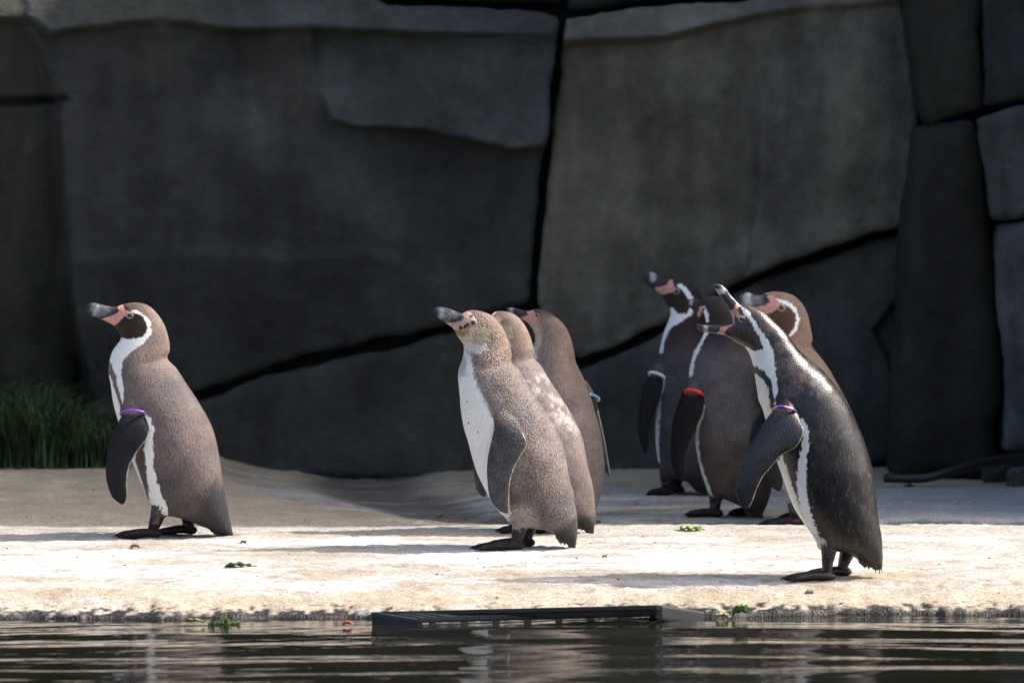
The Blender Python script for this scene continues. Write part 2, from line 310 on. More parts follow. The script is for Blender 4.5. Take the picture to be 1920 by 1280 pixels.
# right centre stone and the slab below its crack
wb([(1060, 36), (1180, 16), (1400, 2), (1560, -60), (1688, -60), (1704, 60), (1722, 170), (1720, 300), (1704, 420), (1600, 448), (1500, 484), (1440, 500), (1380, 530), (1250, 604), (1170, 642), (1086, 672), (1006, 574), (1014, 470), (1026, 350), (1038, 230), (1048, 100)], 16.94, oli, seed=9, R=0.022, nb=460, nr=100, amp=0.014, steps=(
    ([(1000, -100), (1700, -100), (1690, 0), (1420, 30), (1240, 70), (1040, 84)], 0.012, 0.014, 0.0, -0.6, (1.1, 1.12, 1.15)),  # upper ledge, its sky light painted in as a slightly paler, bluer tint
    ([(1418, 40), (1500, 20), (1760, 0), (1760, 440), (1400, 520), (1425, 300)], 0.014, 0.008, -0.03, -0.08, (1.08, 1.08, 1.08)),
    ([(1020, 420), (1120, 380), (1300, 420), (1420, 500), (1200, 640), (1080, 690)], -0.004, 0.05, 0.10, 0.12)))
wb([(1052, -60), (1540, -60), (1390, -6), (1180, 6), (1066, 22)], 17.0, blu2, seed=10, R=0.03)
wb([(650, -60), (1044, -60), (1052, 16), (1010, 10), (730, -2)], 17.02, drk, seed=11, R=0.03)
wb([(1092, 692), (1172, 660), (1252, 622), (1384, 548), (1440, 518), (1502, 500), (1602, 464), (1700, 438), (1694, 600), (1690, 868), (1080, 890), (1056, 760)], 16.955, (0.05, 0.05, 0.047), seed=12, tilt=(0, 0.03), R=0.025, nb=320, nr=70, amp=0.014, steps=(([(1640, 620), (1700, 540), (1720, 640), (1680, 700)], -0.03, 0.012, 0, 0),))
# upper courses above the frame
for k in range(7):
    x0 = -900 + k * 560
    wb([(x0, -420), (x0 + 545, -420 + 30 * (k % 2)), (x0 + 548, -70), (x0 + 4, -68)], 17.02, blu2, seed=20 + k, R=0.06)
    wb([(x0 - 200, -860), (x0 + 345, -850), (x0 + 344, -436), (x0 - 196, -432)], 17.15, blu2, seed=30 + k, R=0.06)
for side, x0 in ((0, -1900), (1, 2240)):
    wb([(x0, -60), (x0 + 1630, -60), (x0 + 1630, 905), (x0, 905)], 17.05, blu2, seed=40 + side, R=0.08)
bk = mesh_obj('backing', [(-5, 17.12, -0.1), (5, 17.12, -0.1), (5, 17.12, 2.6), (-5, 17.12, 2.6), (-5, 17.7, -0.1), (5, 17.7, -0.1), (5, 17.7, 2.6), (-5, 17.7, 2.6)],
              [(0, 1, 2, 3), (5, 4, 7, 6), (3, 2, 6, 7), (1, 5, 6, 2), (4, 0, 3, 7), (4, 5, 1, 0)], M_ROCK, wall, False); set_col(bk.data, np.tile([0.03, 0.03, 0.028], (8, 1)))
# rock pillar standing forward at the right
pil = empty('rock_pillar', (0, 0, 0)); tag(pil, 'dark rock pillar of stacked stones beside the black hose', 'rock pillar')
def pb(*a, **k): block(*a, parent=pil, **k)
pb([(1700, -60), (1835, -60), (1838, 205), (1790, 222), (1746, 238), (1728, 200), (1712, 60)], 16.55, drk, seed=60, R=0.03, tilt=(-0.2, 0))
pb([(1842, -60), (2150, -60), (2150, 150), (1920, 190), (1844, 204)], 16.52, (0.028, 0.03, 0.03), seed=61, R=0.02)
pb([(1722, 246), (1790, 230), (1828, 222), (1840, 300), (1852, 410), (1866, 480), (1868, 600), (1884, 740), (1868, 800), (1876, 900), (1680, 905), (1684, 700), (1700, 420)], 16.5, (0.021, 0.021, 0.016), seed=62, R=0.06, tilt=(-0.12, 0))
pb([(1830, 220), (1930, 196), (2150, 150), (2150, 404), (1920, 412), (1862, 416), (1846, 330)], 16.47, (0.075, 0.08, 0.088), seed=63, R=0.03)
pb([(1866, 424), (1920, 418), (2150, 410), (2150, 850), (1880, 846), (1888, 740), (1874, 600), (1868, 500)], 16.48, (0.10, 0.104, 0.11), seed=64, R=0.03, tilt=(0.1, 0.02))
pb([(1876, 850), (2150, 856), (2150, 905), (1872, 905)], 16.52, (0.05, 0.045, 0.035), seed=65, R=0.02)
# big outcrop outside the frame to the right: it shades everything behind the crest
def boulder(name, c, r, col, seed, parent=None, sub=4, rough=0.12):
    bm = bmesh.new(); bmesh.ops.create_icosphere(bm, subdivisions=sub, radius=1.0)
    V = np.array([v.co for v in bm.verts]); V = np.sign(V) * np.abs(V) ** 0.55; V /= np.max(np.abs(V))
    V = V * (1 + rough * fbm(V, 1.6, seed) + rough * .25 * fbm(V, 7, seed + 4))[:, None]
    for v, p in zip(bm.verts, V): v.co = p
    me = bpy.data.meshes.new(name); bm.to_mesh(me); bm.free(); me.materials.append(M_ROCK)
    me.polygons.foreach_set('use_smooth', [True] * len(me.polygons)); set_col(me, np.tile(col, (len(V), 1)))
    o = bpy.data.objects.new(name, me); COL.objects.link(o); o.location = c; o.scale = r
    if parent: o.parent = parent
    return o
def outcrop():
    # wedge with a leaning front face; built as one displaced grid box
    t = empty('rock_outcrop', (1.55, 15.24, 0)); tag(t, 'tall grey rock outcrop standing on the bank beyond the pillar', 'rock')
    for k, (z0, z1, x0, x1, y0, y1) in enumerate([(-0.05, 0.75, 0, 1.8, 0.0, 2.2), (0.75, 1.5, 0.02, 1.75, 0.06, 2.2), (1.5, 2.3, 0.0, 1.7, 0.10, 2.2), (2.3, 3.1, 0.03, 1.8, 0.13, 2.2), (3.1, 4.3, 0.0, 1.8, 0.15, 2.2)]):
        bm = bmesh.new(); bmesh.ops.create_cube(bm, size=1.0); bmesh.ops.subdivide_edges(bm, edges=bm.edges, cuts=14, use_grid_fill=True)
        V = np.array([v.co for v in bm.verts]); V = V * (1 - 0.05 * np.clip(np.abs(V).sum(1) - 1.0, 0, 1))[:, None]
        W = np.stack([(V[:, 0] + .5) * (x1 - x0) + x0, (V[:, 1] + .5) * (y1 - y0) + y0, (V[:, 2] + .5) * (z1 - z0) + z0], 1)
        W = W + 0.03 * np.stack([fbm(W, 2.5, 70 + k), fbm(W, 2.5, 80 + k) * 0.7, fbm(W, 2.5, 90 + k) * 0.5], 1)
        for v, p in zip(bm.verts, W): v.co = p
        me = bpy.data.meshes.new('rock_block'); bm.to_mesh(me); bm.free(); me.materials.append(M_ROCK); me.polygons.foreach_set('use_smooth', [True] * len(me.polygons))
        set_col(me, np.tile(oli, (len(W), 1))); o = bpy.data.objects.new('rock_block', me); COL.objects.link(o); o.parent = t
outcrop()

# ------------------------------------------------------------------ penguins
M_FE = feather_mat('feathers_soft', 0.6, 0.4, 520.0, var=0.42, spec=0.18, stretch=0.25)
M_FE_SCALY = feather_mat('feathers_scaly', 0.5, 0.8, 360.0, var=0.6, spec=0.24, stretch=0.5)
M_FE_WET = feather_mat('feathers_sleek', 0.36, 0.3, 420.0, var=0.6, spec=0.42, sheen=0.0, cells=0.7, stretch=0.25)
M_EYE = plain('eye', (0.035, 0.018, 0.01), 0.08, 0.1, 300, spec=0.7)
M_LID = plain('eyelid', (0.42, 0.33, 0.29), 0.6, 0.1, 300)

def zone(x0, y0, s): return lambda x, y: (x0 + x / s, y0 + y / s)      # enlarged view -> photo pixel
a_ = zone(140, 540, 5.334); b_ = zone(140, 760, 4.741); c_ = zone(790, 550, 5.119); d_ = zone(820, 780, 4.74)
e_ = zone(1180, 490, 4.7395); f_ = zone(1180, 720, 4.572); g_ = zone(1360, 600, 4.922); h_ = zone(1360, 840, 4.741)
def zl(z, pts): return [z(*p) for p in pts]

def loft(st, n, m, ex=2.15):
    """stations (front point, back point, half width, lateral centre) in px -> closed surface, px coordinates (x, y, lateral)"""
    A = np.array([[f[0], f[1], b[0], b[1], w_, (r[0] if r else 0.0)] for f, b, w_, *r in st])
    R = catmull(A, n); th = np.linspace(0, 2 * math.pi, m, endpoint=False)
    cs = np.sign(np.cos(th)) * np.abs(np.cos(th)) ** (2 / ex); sn = np.sign(np.sin(th)) * np.abs(np.sin(th)) ** (2 / ex)
    c = (R[:, 0:2] + R[:, 2:4]) / 2; u = (R[:, 0:2] - R[:, 2:4]) / 2
    V = np.zeros((n, m, 3)); V[:, :, :2] = c[:, None] + u[:, None] * cs[None, :, None]
    V[:, :, 2] = R[:, 5][:, None] + np.maximum(R[:, 4], 0.6)[:, None] * sn[None]
    V = V.reshape(-1, 3); F = [tuple(f) for f in grid_faces(n, m, True)]
    k = len(V); V = np.vstack([V, [[*c[0], R[0, 5]]], [[*c[-1], R[-1, 5]]]])
    F += [(k, (j + 1) % m, j) for j in range(m)]; b0 = (n - 1) * m
    F += [(k + 1, b0 + j, b0 + (j + 1) % m) for j in range(m)]
    return V, F
def tube(pts, rad, n=16, m=14, flat=1.0):
    """round tapering limb through px points (x, y, lateral)"""
    A = catmull(np.column_stack([np.array(pts, float), np.array(rad, float)]), n)
    V = []; th = np.linspace(0, 2 * math.pi, m, endpoint=False)
    for i in range(n):
        t = A[min(i + 1, n - 1), :3] - A[max(i - 1, 0), :3]; t = t / (np.linalg.norm(t) + 1e-9)
        up = np.array([0, 0, 1.0]) if abs(t[2]) < 0.9 else np.array([1.0, 0, 0])
        s1 = np.cross(t, up); s1 /= np.linalg.norm(s1); s2 = np.cross(s1, t)
        V.append(A[i, :3] + A[i, 3] * (np.cos(th)[:, None] * s1 * flat + np.sin(th)[:, None] * s2))
    V = np.concatenate(V); F = [tuple(f) for f in grid_faces(n, m, True)]; k = len(V)
    V = np.vstack([V, A[:1, :3], A[-1:, :3]]); F += [(k, (j + 1) % m, j) for j in range(m)]; b0 = (n - 1) * m
    F += [(k + 1, b0 + j, b0 + (j + 1) % m) for j in range(m)]
    return V, F

def leg(hip, ankle, toe_x, L, base, rad=(17, 13, 10), spread=1.0):
    """leg and webbed foot; 'base' is the px row of the ground under this foot"""
    ax, ay = ankle; out = []
    out.append(tube([(hip[0], hip[1], L * 0.85), ((hip[0] + ax) / 2, (hip[1] + ay) / 2, L), (ax, ay, L), (ax - 1, base - 7, L)], [rad[0], rad[1], rad[2], 9.0]))
    ln = ax + 8 - toe_x
    hx = ax + 9; top = base - 6.5
    for ang in (-19, 0, 19):
        c = math.cos(math.radians(ang)); s = math.sin(math.radians(ang)) * spread
        l2 = ln * (1.0 if ang == 0 else 0.92)
        out.append(tube([(hx, top - 1, L + s * 4), (hx - l2 * .35 * c, top - 4.0, L + l2 * .35 * s), (hx - l2 * .68 * c, top - 2.0, L + l2 * .68 * s), (hx - l2 * .9 * c, top + 0.5, L + l2 * .9 * s), (hx - l2 * c, top + 4.0, L + l2 * s)],
                        [7.5, 7.6, 6.8, 5.8, 2.0], n=18))
        out.append(tube([(hx - l2 * .9 * c, top - 1, L + l2 * .9 * s), (hx - l2 * 1.03 * c, top + 1, L + l2 * 1.03 * s), (hx - l2 * 1.09 * c, top + 5.5, L + l2 * 1.09 * s)], [2.6, 2.0, 0.8], n=8, m=8))
    web = [((hx - 4, base - 9), (hx + 2, base - 3), 5, L), ((hx - ln * .35, base - 9), (hx - ln * .35, base - 3), ln * .13 * spread, L), ((hx - ln * .78, base - 6), (hx - ln * .78, base - 1.5), ln * .26 * spread, L), ((hx - ln * .86, base - 4), (hx - ln * .86, base - 2), ln * .26 * spread, L)]
    out.append(loft(web, 12, 20, 3))
    out.append(tube([(hx - 4, top - 3, L), (hx + 3, top - 1, L), (hx + 7, top + 1, L)], [8.5, 7.0, 3.0], n=8))
    return out

WHITE = (0.80, 0.80, 0.77); FACE = (0.030, 0.018, 0.013); PINK = (0.62, 0.30, 0.24); BROWN = (0.185, 0.138, 0.115)
FLIP = (0.008, 0.0082, 0.011); BEAK = (0.036, 0.036, 0.042); BEAKL = (0.36, 0.35, 0.35); LEG = (0.011, 0.009, 0.0095)

def penguin(label, root_px, base_row, st, flips, legs, layers, body_col, mat, eye=None, yaw=0.0, voxel=0.0017, flip_col=FLIP, flip_edge=True, extra=(), cuff=None, tail=None, bands=(), gloss=None, shoulder=(2, 3)):
    p0 = ground_at(root_px, base_row); s = p0.y / FPX * math.sqrt(1 + (0.0) ** 2)
    root = empty('penguin', p0, yaw); tag(root, label, 'penguin', 'penguins standing on the concrete bank')
    cy, sy = math.cos(yaw), math.sin(yaw)
    def loc(V):                                       # px coords -> local metres
        return np.stack([(V[:, 0] - root_px) * s, -V[:, 2] * s, (base_row - V[:, 1]) * s], 1)
    parts = []                                        # (id, V px, F)
    stc = [(list(f), list(b), *r) for f, b, *r in st]
    if yaw:
        for q in stc:
            cx = (q[0][0] + q[1][0]) / 2; hx = (q[1][0] - q[0][0]) / 2; nx = root_px + (cx - root_px) / cy
            hn = math.copysign(max(math.sqrt(max(hx * hx - (q[2] * sy) ** 2, 0)), 0.6 * abs(hx)) / cy, hx); q[0][0] = nx - hn; q[1][0] = nx + hn
    sn_ = -sy                                          # yaw is negative when the bird turns away
    def unproj(x, L): return root_px + ((x - root_px) + L * sn_) / cy
    V, F = loft(stc, 300, 72)
    # soft shape irregularity so no two sides are perfect
    nn = fbm(V, 1 / 40.0, int(root_px) % 97, 2); V = V + np.stack([nn * 0.8, nn * 0, nn * 1.0], 1)
    parts.append((0, V, F))
    flips0 = flips; flips = [([((unproj(q[0][0], q[3] * sd_), q[0][1]), (unproj(q[1][0], q[3] * sd_), q[1][1]), *q[2:]) for q in fst], sd_) for fst, sd_ in flips]
    legs = [((unproj(h[0], L), h[1]), (unproj(k_[0], L), k_[1]), unproj(t_, L), L) for h, k_, t_, L in legs]
    for i, (fst, side) in enumerate(flips):
        V, F = loft(fst, 80, 28, 2.0); V = V * [1, 1, side]
        if side < 0: F = [tuple(reversed(f)) for f in F]
        parts.append((1, V, F))
    for hip, ankle, toe, L in legs:
        fx = (ankle[0] - 25 - root_px) * s; fy = -L * s
        wz = float(gz(p0.x + fx * cy - fy * sy, p0.y + fx * sy + fy * cy)); row = base_row - (wz - p0.z) / s + 1.0
        for V, F in leg(hip, ankle, toe, L, row): parts.append((2, V, F))
    for V, F in extra: parts.append((3, V, F))
    if tail:                                          # pointed tail quills
        (t0, t1, dr) = tail; t0 = np.array(t0); t1 = np.array(t1); dr = np.array(dr, float)
        for k in range(11):
            f = k / 10; p = t0 + (t1 - t0) * f; ln = 9 + 9 * f + 7 * ((k * 7) % 5) / 4.0
            for sd_ in ((-1, 1) if k < 10 else (0,)):
                L = sd_ * (11 * (1 - f) + 1.5 + 2.0 * ((k * 3) % 3))
                q = [(*(p - dr * 16), L), (*(p - dr * 2), L), (*(p + dr * ln), L * 1.05)]
                q = [(unproj(x, 0), y, l_) for x, y, l_ in q]
                parts.append((0, *tube(q, [4.5, 3.0, 0.8], n=10, m=8)))
    VV = []; FF = []; off = 0; kd_n = sum(len(p[1]) for p in parts); kd = KDTree(kd_n); ids = []
    for pid, V, F in parts:
        lv = loc(V); VV.append(lv); FF += [tuple(i + off for i in f) for f in F]; off += len(V); ids += [pid] * len(V)
    VV = np.concatenate(VV)
    me = bpy.data.meshes.new('tmp'); me.from_pydata(VV.tolist(), [], FF); me.update()
    tmp = bpy.data.objects.new('tmp', me); COL.objects.link(tmp)
    r = tmp.modifiers.new('r', 'REMESH'); r.mode = 'VOXEL'; r.voxel_size = voxel; r.use_smooth_shade = True
    sm_ = tmp.modifiers.new('s', 'SMOOTH'); sm_.factor = 0.5; sm_.iterations = 3
    dg = bpy.context.evaluated_depsgraph_get(); body = bpy.data.meshes.new_from_object(tmp.evaluated_get(dg)); bpy.data.objects.remove(tmp); bpy.data.meshes.remove(me)
    n = len(body.vertices); co = np.zeros(n * 3, np.float32); body.vertices.foreach_get('co', co); co = co.reshape(-1, 3).astype(float)
    for i, v in enumerate(VV): kd.insert(v, i)
    kd.balance(); find = kd.find
    pid = np.array([ids[find(v)[1]] for v in co.tolist()])
    PXY = np.stack([co[:, 0] / s + root_px, base_row - co[:, 2] / s], 1); LAT = -co[:, 1] / s
    LOCX = PXY.copy(); PXY = np.stack([root_px + (PXY[:, 0] - root_px) * cy - np.abs(LAT) * sn_, PXY[:, 1]], 1)   # pattern as seen from the bird's own side
    Q = np.stack([PXY[:, 0], PXY[:, 1], LAT], 1)
    j1 = fbm(Q, 1 / 9.0, 5, 3); j2 = fbm(Q * [1, .35, 1], 1 / 2.4, 9, 2)
    if callable(body_col): C = body_col(PXY, LAT, Q)
    else: C = np.tile(np.array(body_col, float), (n, 1))
    lf = fbm(Q, 1 / 30.0, 15, 3); C = C * (1 + 0.20 * lf)[:, None] * (1 + np.array([-0.05, 0.0, 0.07]) * fbm(Q, 1 / 45.0, 27, 2)[:, None])
    G = np.zeros(n)
    isb = (pid == 0) | (pid == 3)
    for poly, col, soft, jit in layers:
        sdv = poly_sd(PXY, poly) + jit * (1.0 * j1 + 1.5 * j2); mk = smooth(-soft, soft, sdv) * isb
        C = C * (1 - mk[:, None]) + np.array(col) * mk[:, None]
    if gloss is not None: G = np.where(isb, gloss(PXY, C), 0)
    fl = pid == 1
    if fl.any():
        fc = np.array(flip_col) * (1 + 0.25 * fbm(Q, 1 / 14.0, 31, 3))[:, None]
        m = fl; mk0 = np.zeros(n)
        for fst, side in flips:
            r1 = (fst[1][0][1] + fst[1][1][1]) / 2 + shoulder[0]; k = m & (np.sign(LAT) == side)
            mk0 = np.where(k, smooth(r1 - shoulder[1], r1 + shoulder[1], PXY[:, 1] + 2 * j2), mk0)
        C = mixn(C, fc, mk0)
        if flip_edge:
            for fst, side in flips:
                edge = catmull([q[1] for q in fst], 60)[14:]; ds = line_d(LOCX, edge)
                k = m & (np.sign(LAT) == side); mk = smooth(2.3, 0.8, ds + 0.9 * np.abs(j2)) * k * 0.75
                C = C * (1 - mk[:, None]) + np.array((0.55, 0.50, 0.42)) * mk[:, None]
    if gloss is not None: G = np.where(fl, 0.45, G)
    lg = pid == 2
    if lg.any():
        lc = np.array(LEG) * (1 + 0.5 * j1)[:, None]
        pk = smooth(0.25, 0.6, fbm(Q, 1 / 8.0, 44, 3)) * 0.55 * smooth(base_row - 4, base_row - 26, PXY[:, 1])
        lc = lc * (1 - pk[:, None]) + np.array((0.16, 0.09, 0.085)) * pk[:, None]
        cf = cuff if cuff is not None else base_row - 40
        mk = smooth(cf - 3, cf + 3, PXY[:, 1] + 2.5 * j2) * lg
        C = C * (1 - mk[:, None]) + lc * mk[:, None]; G = np.maximum(G, mk * 0.35)
    low = smooth(base_row - 14, base_row - 6, PXY[:, 1]) * (pid == 2)
    C = np.clip(C, 0.004, 0.85)
    set_col(body, C); ga = body.attributes.new('gloss', 'FLOAT', 'POINT'); ga.data.foreach_set('value', G.astype(np.float32))
    gn = body.attributes.new('grain', 'FLOAT', 'POINT'); gn.data.foreach_set('value', (1 - 0.85 * smooth(0.25, 0.6, C.mean(1))).astype(np.float32))
    body.name = 'body'; body.materials.clear(); body.materials.append(mat); body.polygons.foreach_set('use_smooth', [True] * len(body.polygons))
    o = bpy.data.objects.new('body', body); COL.objects.link(o); o.parent = root
    # eyes
    if eye:
        ex, ey, er = eye; near = (np.hypot(PXY[:, 0] - ex, PXY[:, 1] - ey) < 2.5) & (LAT > 0)
        if not near.any(): near = (np.hypot(PXY[:, 0] - ex, PXY[:, 1] - ey) < 12) & (LAT > 0)
        lat = LAT[near].max(); real = co[near][np.argmax(LAT[near])]
        for side in (1, -1):
            bm = bmesh.new(); bmesh.ops.create_uvsphere(bm, u_segments=20, v_segments=12, radius=er * s)
            me = bpy.data.meshes.new('eye'); bm.to_mesh(me); bm.free(); me.materials.append(M_EYE); me.polygons.foreach_set('use_smooth', [True] * len(me.polygons))
            eo = bpy.data.objects.new('eye', me); COL.objects.link(eo); eo.parent = root; eo.location = (real[0], -side * (lat - er * 0.35) * s, real[2])
            V, F = ring([(math.cos(t) * er * 1.28, math.sin(t) * er * 1.12) for t in np.linspace(0, 2 * math.pi, 28, endpoint=False)], er * 0.24)
            V = np.stack([V[:, 0] * s, V[:, 2] * s, V[:, 1] * s], 1)
            lo = mesh_obj('eyelid', V, F, M_LID, eo); lo.location = (0, -side * er * 0.42 * s, 0)
    for (f0, b0, L0, rl, mats, seg) in bands:         # flipper band: a bead loop round the root of the flipper
        f0 = np.array([unproj(f0[0], L0), f0[1]]); b0 = np.array([unproj(b0[0], L0), b0[1]]); c = (f0 + b0) / 2; u = (b0 - f0) / 2; k = 40
        for q, mt in enumerate(mats):
            t0 = 2 * math.pi * q / len(mats); t1 = 2 * math.pi * (q + 1) / len(mats) + 0.02
            pts = [(*(c + u * math.cos(t) - np.array([0.0, 7.0]) * math.sin(t)), L0 + rl * math.sin(t)) for t in np.linspace(t0, t1, max(6, k // len(mats)) if len(mats) > 1 else 60)]
            V, F = tube(pts, [seg] * len(pts), n=max(12, 64 // len(mats)), m=10)
            mesh_obj('flipper_band', loc(V), F, mt, root)
    return root, loc, s
def ring(pts, r, m=8):
    P = np.array([(x, y, 0) for x, y in pts]); n = len(P); V = []; th = np.linspace(0, 2 * math.pi, m, endpoint=False)
    for i in range(n):
        rad = P[i] / (np.linalg.norm(P[i]) + 1e-9); V.append(P[i] + r * (np.cos(th)[:, None] * rad + np.sin(th)[:, None] * np.array([0, 0, 1])))
    V = np.concatenate(V); F = [(i * m + j, i * m + (j + 1) % m, ((i + 1) % n) * m + (j + 1) % m, ((i + 1) % n) * m + j) for i in range(n) for j in range(m)]
    return V, F
def mixn(C, col, m): return C * (1 - m[:, None]) + np.asarray(col) * m[:, None]
B_PURPLE = plain('band_purple', (0.16, 0.05, 0.36), 0.35, 0.1); B_RED = plain('band_red', (0.75, 0.03, 0.015), 0.4, 0.1); B_WHITE = plain('band_white', (0.62, 0.62, 0.58), 0.4, 0.08)
B_PINK = plain('band_pink', (0.75, 0.22, 0.40), 0.35, 0.1); B_BLUE = plain('band_blue', (0.10, 0.32, 0.62), 0.35, 0.1); B_BLACK = plain('band_black', (0.015, 0.015, 0.018), 0.25, 0.1)

def xst(st, T, k): return [(T(*f), T(*b), w_ * k, *[q * k for q in r]) for f, b, w_, *r in st]
# ---- adult at the left, purple band
def col1(P, L, Q):
    C = np.tile([0.135, 0.107, 0.100], (len(P), 1)); y = P[:, 1]
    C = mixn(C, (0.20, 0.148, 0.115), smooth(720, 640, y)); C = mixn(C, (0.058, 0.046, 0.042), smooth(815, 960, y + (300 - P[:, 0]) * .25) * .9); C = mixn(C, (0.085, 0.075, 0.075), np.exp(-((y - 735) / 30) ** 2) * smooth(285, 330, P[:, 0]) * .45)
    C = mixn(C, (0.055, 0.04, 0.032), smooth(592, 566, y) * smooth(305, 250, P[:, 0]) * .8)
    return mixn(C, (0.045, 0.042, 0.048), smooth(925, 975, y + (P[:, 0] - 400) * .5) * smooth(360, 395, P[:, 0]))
st1 = [((160, 583), (159, 577), 1.5), ((166, 588), (166, 567), 5), ((178, 593.5), (178, 566), 6.5), ((194, 598.5), (197, 571), 8), ((205, 604), (214, 573.5), 10), ((213, 608.5), (222, 571.5), 13),
       ((219, 617), (238, 567), 18), ((225, 628), (258, 565.5), 21.5), ((224, 637), (279, 572), 23.5), ((217, 646), (296, 589), 25), ((210, 657), (309, 611), 28), ((206, 669), (316, 636), 33), ((203.5, 682), (317.5, 655), 38),
       ((202.8, 696), (313.5, 671), 42), ((205, 712), (330, 689), 50), ((208, 732), (349, 719), 57), ((212, 757), (368, 748), 63), ((221, 791), (388, 782), 68), ((232, 830), (402, 816), 70), ((248, 869), (410, 855), 70),
       ((264, 907), (415, 893), 66), ((279, 940), (420.5, 925), 60), ((291, 962), (426, 950), 52), ((322, 967), (429, 970), 42), ((352, 976), (432, 985), 30), ((385, 989), (434, 995), 20), ((412, 1000), (436, 1001), 10), ((430, 1005), (438, 1006), 3)]
fl1 = [((240, 742), (268, 742), 7, 48), ((233, 768), (273, 770), 6.5, 58), ((222, 790), (281, 795), 6, 68), ((210, 818), (279, 815), 5.5, 73), ((204, 842), (262, 838), 5, 75), ((201, 868), (249, 861), 4.6, 76), ((202, 893), (243, 880), 4.2, 76), ((207, 912), (241, 905), 4, 76), ((214, 927), (242, 922), 3.5, 75), ((226, 937), (240, 933), 2.6, 74), ((232, 940), (236, 939), 1.5, 74)]
lay1 = [(zl(a_, [(420, 190), (440, 160), (500, 150), (560, 215), (640, 235), (700, 275), (735, 330), (745, 400), (715, 460), (640, 500), (560, 510), (460, 500), (400, 400), (380, 355), (470, 290)]), FACE, 2, 1.0),
        (zl(a_, [(560, 215), (600, 203), (680, 236), (742, 298), (772, 390), (760, 452), (700, 532), (600, 602), (530, 652), (492, 705), (474, 800), (486, 900), (496, 1000), (490, 1135), (470, 1060), (430, 950), (418, 850), (366, 740), (300, 690), (330, 600), (400, 540), (465, 488), (560, 500), (640, 490), (708, 450), (733, 380), (722, 330), (690, 282), (640, 247), (585, 232)]), WHITE, 1.2, 1.2),
        (zl(a_, [(300, 850), (350, 862), (385, 930), (402, 1010), (430, 1070), (452, 1150), (470, 1300), (640, 1500), (300, 1500)]), WHITE, 1.2, 1.0),
        (zl(b_, [(300, 100), (420, 60), (560, 330), (540, 470), (600, 660), (668, 890), (600, 900), (500, 700), (440, 480), (300, 300)]), WHITE, 1.2, 1.0),
        (zl(b_, [(640, 330), (545, 470), (600, 650), (655, 870), (668, 870), (662, 640), (640, 480)]), (0.085, 0.065, 0.058), 1.5, 1.0),
        (zl(b_, [(630, 40), (690, 95), (718, 180), (704, 300), (708, 450), (722, 560), (752, 680), (772, 760), (822, 870), (826, 960), (720, 985), (690, 930), (665, 870), (660, 760), (652, 640), (638, 480), (622, 370), (640, 300), (640, 150)]), WHITE, 1.5, 1.6),
        (zl(a_, [(60, 120), (420, 120), (445, 225), (400, 250), (300, 290), (200, 330), (60, 280)]), BEAK, 1.2, .4),
        (zl(a_, [(170, 150), (330, 170), (370, 230), (280, 275), (200, 275), (160, 220)]), (0.15, 0.15, 0.16), 4, 1.5),
        (zl(a_, [(225, 165), (245, 170), (235, 225), (205, 275), (180, 268), (190, 215)]), (0.42, 0.41, 0.42), 3.5, 1.5),
        (zl(a_, [(425, 190), (450, 160), (480, 160), (500, 205), (560, 225), (545, 240), (510, 262), (470, 300), (400, 366), (360, 380), (250, 305), (330, 280), (430, 240), (448, 215)]), PINK, 1.0, .8)]
lay1.append(([(385, 925), (405, 900), (425, 920), (445, 1010), (430, 1015), (375, 985)], (0.03, 0.029, 0.034), 12, 4))
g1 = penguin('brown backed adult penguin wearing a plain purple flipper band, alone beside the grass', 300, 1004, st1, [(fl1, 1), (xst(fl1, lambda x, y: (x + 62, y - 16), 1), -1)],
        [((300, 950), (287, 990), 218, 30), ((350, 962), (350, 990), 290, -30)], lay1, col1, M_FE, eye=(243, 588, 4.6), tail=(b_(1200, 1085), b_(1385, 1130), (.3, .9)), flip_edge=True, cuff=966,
        bands=[((229, 771), (274, 771), 62, 11, [B_PURPLE], 2.6)])

